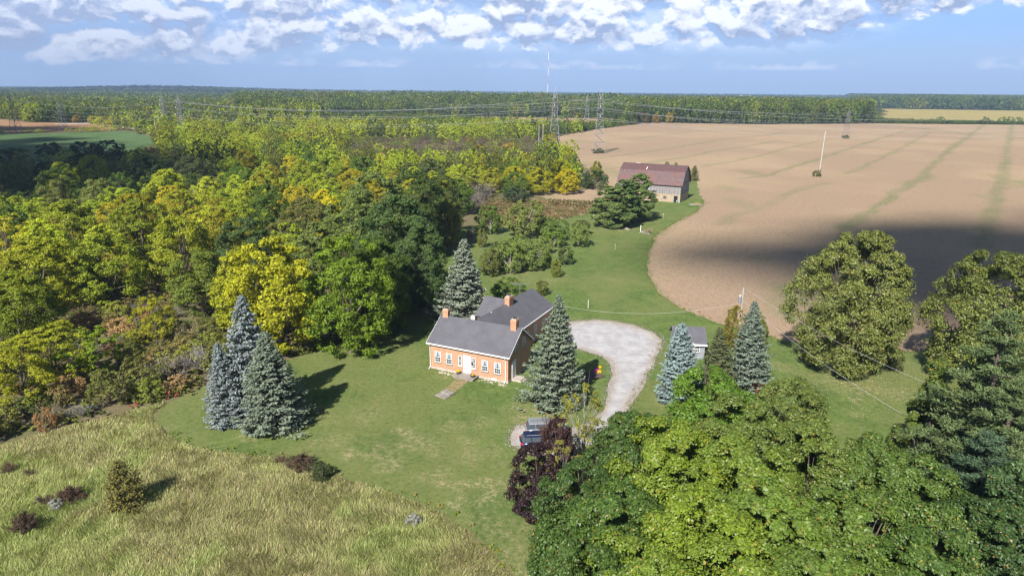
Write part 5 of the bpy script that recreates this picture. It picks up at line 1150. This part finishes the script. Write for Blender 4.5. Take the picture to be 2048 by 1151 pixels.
def far_props(A, a):
    n = len(A); px, py = a[:, 0], a[:, 1]; Y = A[:, 1]
    h = 11+2.2*wr.normal(size=n); q = fbm(A[:, 0]/60, A[:, 1]/90, 3)
    cen = (px > 470)&(Y > 640); h = np.where(cen, 19+4*(q-.5)*4+ss(900, 1600, Y)*9+wr.normal(size=n)*1.2, h); h = np.where((px > 1240)&(Y > 780), 24+wr.normal(size=n)*1.4+3*(q-.5), h)
    h = np.where((px > 1765)&(Y > 900), 22+8*ss(1700, 2600, Y)+3*(q-.5)+wr.normal(size=n), h)
    h = np.where((px <= 470)&(Y > 600), 15+wr.normal(size=n)*1.6+5*(q-.5), h)
    # low scrub that keeps the fields in sight
    low = ((px < 330)&(py > 300)&(py < 362)); h = np.where(low, 3.0+wr.random(n)*1.5, h)
    low2 = ((px > 690)&(px < 1090)&(py > 283)&(py < 352)); h = np.where(low2, 2.6+wr.random(n)*2.4, h)
    low3 = ((px < 330)&(py >= 262)&(py <= 272)); h = np.where(low3, 3.5, h)
    low4 = ((px > 640)&(px < 1250)&(py > 236)&(py < 262)); h = np.where(low4, np.minimum(h, 5+3*wr.random(n)), h)
    low5 = ((px > 1180)&(px < 1770)&(py > 238)&(py < 249.5)&(px < 1235)); h = np.where(low5, 5, h)
    h = np.where((px > 1740)&(Y < 1640), np.minimum(h, 3.0), h)
    hill = np.zeros(n)
    prob = np.zeros((n, 9)); 
    yg = (px < 1060)&(Y < 760); dk = (cen&(Y > 730))
    prob[:] = (2, 3, 4, 3, .6, 3, 2, .15, 3); prob[yg] = (6, 5, 1.4, .7, 2.6, 1.2, .8, .1, 3); prob[dk] = (.3, .8, 7, 7, .25, 1.8, 1.5, .3, 1.2); prob[low | low2] = (1.5, 1.5, 2, .6, .5, 4, 1.5, .8, 3)
    prob[(px <= 470)&(Y > 620)] = (1.2, 2, 5, 3, .4, 2, 3, .1, 3)
    # colours drift in patches
    pq = fbm(A[:, 0]/45+50, A[:, 1]/70, 2)[:, None]; prob = prob*np.where(pq > .55, np.array([1.8, 1, .5, .4, 2, .8, .6, 1, 1.2]), np.array([.6, 1, 1.6, 1.5, .4, 1, 1.3, 1, .9]))
    cum = np.cumsum(prob, 1); cum /= cum[:, -1:]; k = (wr.random((n, 1)) > cum).sum(1); C = PAL[np.clip(k, 0, 8)]*wr.uniform(.82, 1.16, (n, 1))
    C = np.where((low2)[:, None]&(wr.random((n, 1)) < .38), np.array([.17, .13, .12])*wr.uniform(.8, 1.2, (n, 1)), C)
    R = np.where(low | low2 | low3, A[:, 2]*.45, A[:, 2]*wr.uniform(.44, .64, n)); return np.maximum(h, 1.5), R, C
ymin = tr_l[-1][1]
A1, a1 = far_trees(250, 620, .020, .82)
mk = np.ones(len(A1), bool); inF = inpoly(A1[:, 0], A1[:, 1], FRW); mk &= ~(inF & (A1[:, 1] < ymin+2)); mk &= ~((~inF) & (A1[:, 1] < 330) & (a1[:, 0] < 900)); mk &= ~((A1[:, 0] > 25) & (A1[:, 1] < 330)); mk &= ~(a1[:, 0] > 1150)
sx = np.array(SEEDS); dmin = np.min(np.hypot(A1[:, 0][:, None]-sx[None, :, 0], A1[:, 1][:, None]-sx[None, :, 1])-sx[None, :, 2], 1); mk &= dmin > 1.0
A1, a1 = A1[mk], a1[mk]; h1, r1, c1_ = far_props(A1, a1)
merged('woodland', A1[:, :2], r1, h1, c1_, [lod(1, 24, 13, .11), lod(2, 22, 14, .11), lod(3, 26, 12, .11)], 'dense mass of yellow and green autumn trees behind the nearer woods', 'woods')
A2, a2 = far_trees(620, 1500, .0125); h2, r2, c2_ = far_props(A2, a2)
A3, a3 = far_trees(1500, 3600, .0105); h3, r3, c3_ = far_props(A3, a3); h3 = np.where((a3[:, 0] > 470)&(a3[:, 0] < 1700)&(A3[:, 1] > 2400), 13+wr.random(len(h3))*3, np.minimum(h3, np.where((a3[:, 0] > 470)&(a3[:, 0] < 1700), 21, 29)))
A4, a4 = far_trees(3600, 9300, .016); _k = ~inpoly(A4[:, 0], A4[:, 1], LAKE); A4, a4 = A4[_k], a4[_k]; h4, r4, c4_ = far_props(A4, a4); h4 = np.where(a4[:, 0] > 1700, 30, 10+wr.random(len(h4))*6)
c3_ = c3_*.45+c3_.mean(0)*.4; c4_ = (c4_*.3+c4_.mean(0)*.45)*np.array([.8, .9, 1.5]); c3_ = c3_*np.array([.85, .93, 1.3]); h3 = h3*(.75+.5*fbm(A3[:, 0]/230, A3[:, 1]/400, 3)); _m = c2_.mean(0); c2_ = c2_*.7+_m*.27; r2 = r2*(.75+.6*fbm(A2[:, 0]/50+9, A2[:, 1]/50, 2))  # blue shift paints distance haze into the far woods' leaf colours
# the wooded rise on the left skyline
hillx, hilly = at(330, 178, 4200)[:2]
def rise(X, Y): return 26*np.exp(-((X-hillx)/620)**2-((Y-hilly)/500)**2)+22*np.exp(-((X+2600)/900)**2-((Y-5600)/900)**2)
Pm = [(A2, r2, h2, c2_, [lod(5, 15, 6, .21), lod(6, 16, 6, .21)], 'second'), (A3, r3, h3, c3_, [lod(7, 6, 4, .4), lod(8, 5, 5, .4)], 'third')]
merged('distant_woodland', A2[:, :2], r2, h2, c2_, Pm[0][4], 'dark green woods with orange flecks behind the fields', 'woods')
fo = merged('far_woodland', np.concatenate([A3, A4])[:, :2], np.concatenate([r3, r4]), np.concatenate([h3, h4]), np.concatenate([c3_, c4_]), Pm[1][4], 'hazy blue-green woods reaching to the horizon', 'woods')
co = np.empty(len(fo.data.vertices)*3, np.float32); fo.data.vertices.foreach_get('co', co); co = co.reshape(-1, 3); co[:, 2] += rise(co[:, 0], co[:, 1]); fo.data.vertices.foreach_set('co', co.ravel()); fo.data.update()
hv = []; hf = []; n_ = 40
for i in range(n_+1):
    for j in range(n_+1): X = -5200+5600*i/n_; Y = 2700+4700*j/n_; hv.append((X, Y, float(rise(X, Y))-.6))
for i in range(n_):
    for j in range(n_): q = i*(n_+1)+j; hf.append((q, q+n_+1, q+n_+2, q+1))
hm_ = bpy.data.meshes.new('hills'); hm_.from_pydata(hv, [], hf); link('hills', hm_, MATS['ground_surface'])['kind'] = 'structure'
# --- undergrowth under and in front of the woods
U = []; 
ur = np.random.default_rng(8); N_ = 9000; ux = ur.uniform(-230, 40, N_); uy = ur.uniform(62, 300, N_); m_ = inpoly(ux, uy, FRW) | inpoly(ux, uy, SHW); m_ &= ur.random(N_) < np.where(uy < 150, .85, .4); ux, uy = ux[m_], uy[m_]
ua = np.array([P(a_, b_) for a_, b_ in zip(ux, uy)]); n_ = len(ux); pal = np.array([(.15, .17, .045), (.19, .175, .075), (.10, .125, .035), (.23, .19, .11), (.24, .13, .07), (.20, .20, .04), (.20, .18, .15)]); k = ur.choice(7, n_, p=[.25, .22, .16, .14, .04, .09, .10])
merged('undergrowth', np.stack([ux, uy], 1), ur.uniform(.7, 1.9, n_), ur.uniform(.4, 1.5, n_), pal[k]*ur.uniform(.8, 1.2, (n_, 1)), [lod(11, 5, 6, .30), lod(12, 6, 5, .30)], 'low tangled undergrowth and brambles beneath the left woods', 'undergrowth', base=0, stack=False)
# weeds along the woods edge of the lawn
EL = GP([(300, 815), (335, 800), (420, 765), (520, 732), (600, 711), (650, 696), (705, 669), (762, 636), (792, 603), (822, 573), (857, 543), (890, 503)])
ex = []; 
for i in range(len(EL)-1):
    a_, b_ = EL[i], EL[i+1]; L = math.dist(a_, b_); n_ = int(L*4); t_ = ur.random(n_); ex.append(np.stack([a_[0]+(b_[0]-a_[0])*t_+ur.normal(0, .7, n_)-.5, a_[1]+(b_[1]-a_[1])*t_+ur.normal(0, .7, n_)+.4], 1))
ex = np.concatenate(ex); n_ = len(ex); pal = np.array([(.13, .15, .03), (.09, .12, .03), (.22, .20, .04), (.26, .07, .035), (.15, .15, .05)]); k = ur.choice(5, n_, p=[.34, .3, .14, .08, .14])
merged('edge_weeds', ex, ur.uniform(.35, .9, n_), ur.uniform(.4, 1.2, n_), pal[k]*ur.uniform(.8, 1.2, (n_, 1)), [lod(13, 4, 7, .32)], 'yellow, green and red weeds edging the lawn along the woods', 'weeds', base=0, stack=False)
dx = ur.uniform(-10, 26, 2600); dy = ur.uniform(150, 260, 2600); dp = GP([(900, 452), (905, 425), (985, 400), (1090, 402), (1180, 412), (1185, 425), (1130, 438), (1085, 446), (930, 453)]); m_ = inpoly(dx, dy, dp); dx, dy = dx[m_], dy[m_]; n_ = len(dx)
pal = np.array([(.30, .22, .13), (.24, .19, .10), (.16, .13, .07), (.12, .14, .04), (.20, .11, .08)]); k = ur.choice(5, n_, p=[.3, .25, .2, .15, .1])
merged('dry_weeds', np.stack([dx, dy], 1), ur.uniform(.5, 1.5, n_), ur.uniform(.3, 1.2, n_), pal[k]*ur.uniform(.8, 1.2, (n_, 1)), [lod(14, 4, 7, .32)], 'patch of tan dry weeds above the orchard', 'weeds', base=0, stack=False)

def along(poly, per, sg, closed=True, seed=1, off=0.0):
    r_ = np.random.default_rng(seed); W_ = GP(poly); o_ = []
    for i in range(len(W_)-(0 if closed else 1)):
        a_, b_ = W_[i], W_[(i+1) % len(W_)]; L = math.dist(a_, b_); n_ = int(L*per)
        if n_ < 1: continue
        t_ = r_.random(n_); nx, ny = -(b_[1]-a_[1])/L, (b_[0]-a_[0])/L; d_ = r_.normal(off, sg, n_); o_.append(np.stack([a_[0]+(b_[0]-a_[0])*t_+nx*d_, a_[1]+(b_[1]-a_[1])*t_+ny*d_], 1))
    return np.concatenate(o_)
gp_ = along(DRIVE, 40, .38, seed=4); n_ = len(gp_); lr_ = np.random.default_rng(61); c = np.concatenate([gp_, np.full((n_, 1), .055)], 1)
me = quad_mesh('loose_gravel', leafquads(lr_, c, unit(np.array([0, 0, 1])+lr_.normal(size=(n_, 3))*.3), .13, .9), np.stack([lr_.random(n_), np.zeros(n_)], 1), np.array([(.31, .29, .28)])*lr_.uniform(.7, 1.2, (n_, 1))); tag(link('loose_gravel', me, M_wood), 'loose pale gravel spilled along the edges of the drive', 'gravel', kind='stuff')
e1 = along(DRIVE[:17], 5, .45, False, 5); e2 = along([(1409, 403), (1390, 425), (1352, 445), (1312, 470), (1298, 500), (1294, 530), (1300, 560), (1320, 590), (1370, 620), (1430, 645), (1500, 664), (1575, 682), (1700, 692), (1850, 705), (2048, 735)], 4, .45, False, 6); e3 = along([(314, 845), (345, 872), (400, 895), (560, 915), (700, 958), (870, 1015), (985, 1100), (1030, 1151)], 2.5, .5, False, 7)
ee = np.concatenate([e1, e2, e3]); n_ = len(ee); k = ur.choice(3, n_, p=[.45, .35, .2]); pal = np.array([(.12, .18, .03), (.22, .23, .05), (.26, .22, .11)])
hh_ = np.concatenate([ur.uniform(.06, .16, len(e1)), ur.uniform(.06, .24, len(e2)), ur.uniform(.1, .35, len(e3))])
merged('edge_grass', ee, hh_*1.0+.06, hh_, pal[k]*ur.uniform(.8, 1.2, (n_, 1)), [lod(15, 3, 7, .4)], 'ragged grass tufts along the edges of the drive, the field and the lawn', 'grass', base=0, stack=False)

# ------------------------------------------------------------------ tall meadow grass
mr = np.random.default_rng(12); MW = GP(MEADOW); N_ = 1300000
gx = mr.uniform(-62, 6, N_); gy = mr.uniform(24, 78, N_); m_ = inpoly(gx, gy, MW)&(~inpoly(gx+.25, gy+.25, GP(LAWN)))&(np.abs(gx) < gy*.83+3)&(mr.random(N_) < np.clip(42/gy, 0, 1)**1.2); gx, gy = gx[m_], gy[m_]; n_ = len(gx)
d1n = fbm(gx/6, gy/6, 3); d2n = fbm(gx/1.6+30, gy/1.6, 3); ang = 2*PI*fbm(gx/3.2+9, gy/3.2+3, 3)*2.2+mr.normal(0, .9, n_); lean = .25+.6*d2n+mr.normal(0, .15, n_)
edge = seg_d(gx, gy, GP([(312, 830), (330, 875), (400, 902), (560, 922), (700, 966), (870, 1026), (985, 1110), (1040, 1170)]))
hgh = (.16+.36*d1n)*mr.uniform(.6, 1.25, n_)*(.75+.25*np.clip(edge/1.5, 0, 1)); a_ = mr.uniform(0, 2*PI, n_); w_ = mr.uniform(.008, .02, n_)*(gy/45)
bs = np.stack([gx, gy, np.zeros(n_)], 1); sd = np.stack([np.cos(a_), np.sin(a_), np.zeros(n_)], 1)*w_[:, None]; tp_ = bs+np.stack([np.cos(ang)*lean*hgh, np.sin(ang)*lean*hgh, hgh], 1)
V = np.stack([bs-sd, bs+sd, tp_+sd*.45, tp_-sd*.45], 1)
pal = np.array([(.45, .45, .20), (.36, .43, .15), (.20, .28, .07), (.32, .27, .16), (.55, .53, .31)])
z1 = fbm(gx/9+80, gy/11+2, 3); z2 = fbm(gx/3.5+11, gy/3.5+60, 3); pr = np.stack([.32+0*z1, .25+1.1*ss(.45, .6, z1), .08+1.3*ss(.55, .68, z2)*ss(.42, .58, z1), .10+.7*ss(.52, .66, 1-z1)+.4*ss(.58, .7, 1-z2), .22+0*z1], 1)
cum = np.cumsum(pr, 1); cum /= cum[:, -1:]; k = np.clip((mr.random((n_, 1)) > cum).sum(1), 0, 4)
cg = pal[k]*mr.uniform(.75, 1.2, (n_, 1)); me = quad_mesh('meadow_grass', V.astype(np.float32), np.stack([mr.random(n_), mr.random(n_)*.3], 1), cg); o = link('meadow_grass', me, M_grass); tag(o, 'tall uncut straw and green grass filling the lower left', 'grass', kind='stuff'); print('grass', n_)
# fallen leaves on the right lawn
lr_ = np.random.default_rng(6); N_ = 5200; q = GP([(1560, 735)])[0]; lx = lr_.normal(50, 11, N_); ly = lr_.normal(80, 4.5, N_); c = np.stack([lx, ly, np.full(N_, .05)], 1); nr = unit(np.array([0, 0, 1])+lr_.normal(size=(N_, 3))*.3)
me = quad_mesh('fallen_leaves', leafquads(lr_, c, nr, .11, .9), np.stack([lr_.random(N_), lr_.random(N_)*.3], 1), np.array([(.33, .27, .15)])*lr_.uniform(.6, 1.3, (N_, 1))); tag(link('fallen_leaves', me, M_wood), 'yellow fallen leaves scattered on the grass under the large maple', 'leaves', kind='stuff')
# orange leaves among the maples
N_ = 60; ol = []
for k in range(26):
    px, py = lr_.uniform(1130, 1800), lr_.uniform(860, 1140); x, y = G(px, py, 12.6); c = np.array([x, y, 13.2]); d = lr_.normal(size=(7, 3))*.12; ol.append(leafquads(lr_, c+d, unit(np.array([0, -.5, .8])+lr_.normal(size=(7, 3))*.4), .24, .8))
# ------------------------------------------------------------------ sun, clouds, haze and sky
SUNAZ = (-.418, -.908); SUNEL = math.radians(41)
sd_ = bpy.data.lights.new('sun', 'SUN'); sd_.energy = 5.0; sd_.angle = math.radians(.75); sd_.color = (1.0, .955, .88)
so = bpy.data.objects.new('sun', sd_); COL.objects.link(so); tv = Vector((-SUNAZ[0]*math.cos(SUNEL), -SUNAZ[1]*math.cos(SUNEL), -math.sin(SUNEL))); so.rotation_euler = tv.to_track_quat('-Z', 'Y').to_euler()
M_cloud = simple('cloud_white', (.85, .86, .9), (.8, .82, .88), .01, 1, 0)
def cloud(gpts, alt, label, seed):
    """a lumpy cumulus high overhead; gpts: ground spots it shades (x, y, radius)"""
    rr = random.Random(seed); m = MB(); k = alt/math.tan(SUNEL)
    for gx_, gy_, r in gpts:
        cx, cy = gx_+SUNAZ[0]*k, gy_+SUNAZ[1]*k
        for i in range(max(22, int(r*.9))):
            a = rr.uniform(0, 2*PI); d = r*math.sqrt(rr.random()); q = rr.uniform(.2, .4)*r*(1.1-.5*d/r); ico(m, (cx+d*math.cos(a), cy+d*math.sin(a), alt+rr.uniform(-.1, .35)*r), q, 2, (1, 1, .55), .12, rr)
        for i in range(int(r*2.4)):
            a = rr.uniform(0, 2*PI); d = r*rr.uniform(.85, 1.6); ico(m, (cx+d*math.cos(a), cy+d*math.sin(a), alt+rr.uniform(-.1, .2)*r), rr.uniform(.02, .07)*r, 1, (1.4, 1, .5), .2, rr)
    o = m.build('cloud', M_cloud); o['kind'] = 'structure'; return o
cloud([(95, 152, 32), (128, 158, 36), (165, 165, 38), (72, 153, 17), (58, 156, 11), (205, 160, 40), (250, 160, 45), (150, 130, 30), (190, 128, 34), (230, 125, 40), (112, 124, 22), (280, 175, 45), (140, 104, 26), (185, 96, 32), (100, 104, 15), (140, 86, 22), (205, 78, 32), (84, 128, 13), (70, 119, 9), (84, 113, 13), (62, 133, 10), (52, 146, 8), (78, 132, 15), (94, 120, 14), (80, 104, 8), (67, 110, 9), (72, 104, 6), (76, 140, 18), (86, 124, 17), (98, 135, 24), (64, 122, 8), (44, 157, 10), (38, 151, 7), (31, 146, 5), (40, 142, 5), (48, 149, 9)], 1250, '', 3)
cloud([(-150, 250, 38), (-190, 285, 45), (-240, 320, 55), (-120, 255, 22), (-300, 380, 60), (-150, 215, 24), (-200, 225, 34), (-110, 285, 16)], 900, '', 4)
cloud([(-430, 560, 60), (-330, 470, 30), (-480, 520, 60)], 900, '', 5)
cloud([(-900, 2900, 260), (-1500, 3100, 300), (-2400, 4300, 400), (-300, 3600, 200), (-1900, 3000, 260)], 1300, '', 6)

#@@SKY
w = bpy.data.worlds.new('World'); SC.world = w; w.use_nodes = True; nt = w.node_tree
for n in list(nt.nodes): nt.nodes.remove(n)
b = NB(nt); out = b.n('ShaderNodeOutputWorld'); bg = b.n('ShaderNodeBackground'); b.l(bg.outputs[0], out.inputs['Surface'])
sky = b.n('ShaderNodeTexSky'); sky.sky_type = 'NISHITA'; sky.sun_disc = False; sky.sun_elevation = SUNEL; sky.sun_rotation = math.atan2(SUNAZ[0], SUNAZ[1]); sky.air_density = 1.0; sky.dust_density = .3; sky.ozone_density = 3.0; sky.altitude = 100
skc = b.mix(1.0, sky.outputs[0], (.052, .050, .046), 'MULTIPLY')
tc = b.n('ShaderNodeTexCoord'); sp = b.n('ShaderNodeSeparateXYZ'); b.l(tc.outputs['Generated'], sp.inputs[0])
az = b.math('ARCTAN2', sp.outputs[0], sp.outputs[1]); el = b.math('ARCSINE', sp.outputs[2])
# clearer blue towards the horizon than the model sky gives
hz = b.ramp(el, .16, 0.0); skc = b.mix(b.math('MULTIPLY', hz, .85), skc, (.175, .295, .55))
skc = b.mix(b.math('MULTIPLY', b.ramp(el, .03, .085), b.ramp(el, .16, .1)), skc, (.20, .34, .60))
def cvec(elo, sx_, sy_, seed):
    e = b.math('ADD', el, elo) if elo else el; cv = b.n('ShaderNodeCombineXYZ'); b.l(b.math('MULTIPLY', az, sx_), cv.inputs[0]); b.l(b.math('MULTIPLY', e, sy_), cv.inputs[1]); cv.inputs[2].default_value = seed
    return cv.outputs[0]
def field_n(elo, sx_, sy_, seed, detail=7, rough=.55, dist=.1): return b.noise(cvec(elo, sx_, sy_, seed), 1.0, detail, rough, dist)
def puff(elo):
    """heaped cumulus: rounded cells broken up by noise"""
    v = cvec(elo, 9.0, 13.0, 4.0); nz = b.n('ShaderNodeTexNoise'); nz.inputs['Scale'].default_value = 2.0; nz.inputs['Detail'].default_value = 6; nz.inputs['Roughness'].default_value = .6; b.l(v, nz.inputs['Vector'])
    sc_ = b.n('ShaderNodeVectorMath', operation='SCALE'); b.l(nz.outputs['Color'], sc_.inputs[0]); sc_.inputs['Scale'].default_value = .85
    ad = b.n('ShaderNodeVectorMath', operation='ADD'); b.l(v, ad.inputs[0]); b.l(sc_.outputs[0], ad.inputs[1])
    vo = b.n('ShaderNodeTexVoronoi'); vo.voronoi_dimensions = '2D'; vo.inputs['Scale'].default_value = 2.3; vo.inputs['Detail'].default_value = 1.5; vo.inputs['Roughness'].default_value = .5; b.l(ad.outputs[0], vo.inputs['Vector'])
    return b.math('ADD', b.math('MULTIPLY', nz.outputs['Fac'], .6), b.math('MULTIPLY', b.math('SUBTRACT', 1.0, vo.outputs['Distance']), .4))
big = field_n(0, 2.6, 9, 3.0, 1); n0 = puff(0); n1 = puff(.010)
rightness = b.ramp(az, .34, .60); leftness = b.ramp(az, -.1, -.5)
lowedge = b.math('SUBTRACT', b.math('ADD', .054, b.math('MULTIPLY', rightness, .035)), b.math('MULTIPLY', leftness, .026))
cov = b.math('DIVIDE', b.math('SUBTRACT', el, lowedge), .013)
cov = b.math('MINIMUM', b.math('MAXIMUM', cov, -1.2), 1.0)
thr = b.math('SUBTRACT', .49, b.math('MULTIPLY', cov, .27)); thr = b.math('ADD', thr, b.math('MULTIPLY', b.math('SUBTRACT', big, .5), .45)); thr = b.math('ADD', thr, b.math('MULTIPLY', rightness, .10)); thr = b.math('ADD', thr, b.math('MULTIPLY', b.ramp(el, .14, .3), .34))
dens = b.math('MULTIPLY', b.math('SUBTRACT', n0, thr), 7.0, True); veil = b.math('MULTIPLY', b.math('MULTIPLY', b.ramp(cov, -1.0, 1.0), b.ramp(big, .35, .55)), b.math('MULTIPLY', b.math('SUBTRACT', 1.0, rightness), .45)); dens = b.math('MAXIMUM', dens, b.math('MULTIPLY', veil, b.ramp(el, .3, .14)))
lit = b.math('ADD', b.math('MULTIPLY', b.math('SUBTRACT', n0, n1), 5.0), .68); lit = b.math('SUBTRACT', lit, b.math('MULTIPLY', b.math('SUBTRACT', n0, thr), .8)); lit = b.math('ADD', lit, b.math('MULTIPLY', b.math('SUBTRACT', field_n(0, 6, 16, 31.0, 2), .5), 1.8)); lit = b.math('ADD', lit, b.math('MULTIPLY', b.math('SUBTRACT', b.ramp(el, .045, .12), .5), .35), True)
cc = b.mix(lit, (.20, .245, .37), (.64, .65, .69)); cc = b.mix(b.math('MULTIPLY', leftness, .35), cc, (.27, .325, .47))
skc = b.mix(b.math('MULTIPLY', dens, .95), skc, cc)
# the low row of small cumulus
r0 = field_n(0, 34, 60, 15.0, 6); band = b.math('MULTIPLY', b.ramp(el, .0265, .029), b.ramp(el, .044, .032)); rd = b.math('MULTIPLY', b.math('MULTIPLY', b.math('SUBTRACT', r0, .44), 8.0, True), band); big2 = b.ramp(field_n(0, 7, 1, 21.0, 2), .42, .55)
skc = b.mix(b.math('MULTIPLY', b.math('MULTIPLY', rd, big2), .85), skc, (.48, .50, .60))
b.l(skc, bg.inputs['Color']); bg.inputs['Strength'].default_value = 1.0

#@@SKYEND
hzb = MB(); hzb.box(-30000, 30000, -1500, 30000, -1.5, 320); ho = hzb.build('haze', None); ho['kind'] = 'stuff'; ho['label'] = 'thin blue haze over the distance'; ho['category'] = 'haze'
hm, nt, out = newmat('haze_air'); pv = nt.nodes.new('ShaderNodeVolumePrincipled'); pv.inputs['Color'].default_value = (.47, .66, 1.0, 1); pv.inputs['Density'].default_value = 1.15e-4; pv.inputs['Anisotropy'].default_value = .0; nt.links.new(pv.outputs[0], out.inputs['Volume'])
ho.data.materials.append(hm)

SC.view_settings.view_transform = 'Standard'; SC.view_settings.look = 'None'; SC.view_settings.gamma = 1.0; SC.view_settings.exposure = 0.92
SC.render.engine = 'CYCLES'; cy = SC.cycles
cy.use_denoising = True; cy.denoiser = 'OPENIMAGEDENOISE'; cy.max_bounces = 5; cy.diffuse_bounces = 1; cy.glossy_bounces = 2; cy.transmission_bounces = 2; cy.volume_bounces = 0; cy.transparent_max_bounces = 6
cy.use_adaptive_sampling = True; cy.adaptive_threshold = .02; cy.pixel_filter_type = 'BLACKMAN_HARRIS'; cy.filter_width = 1.3
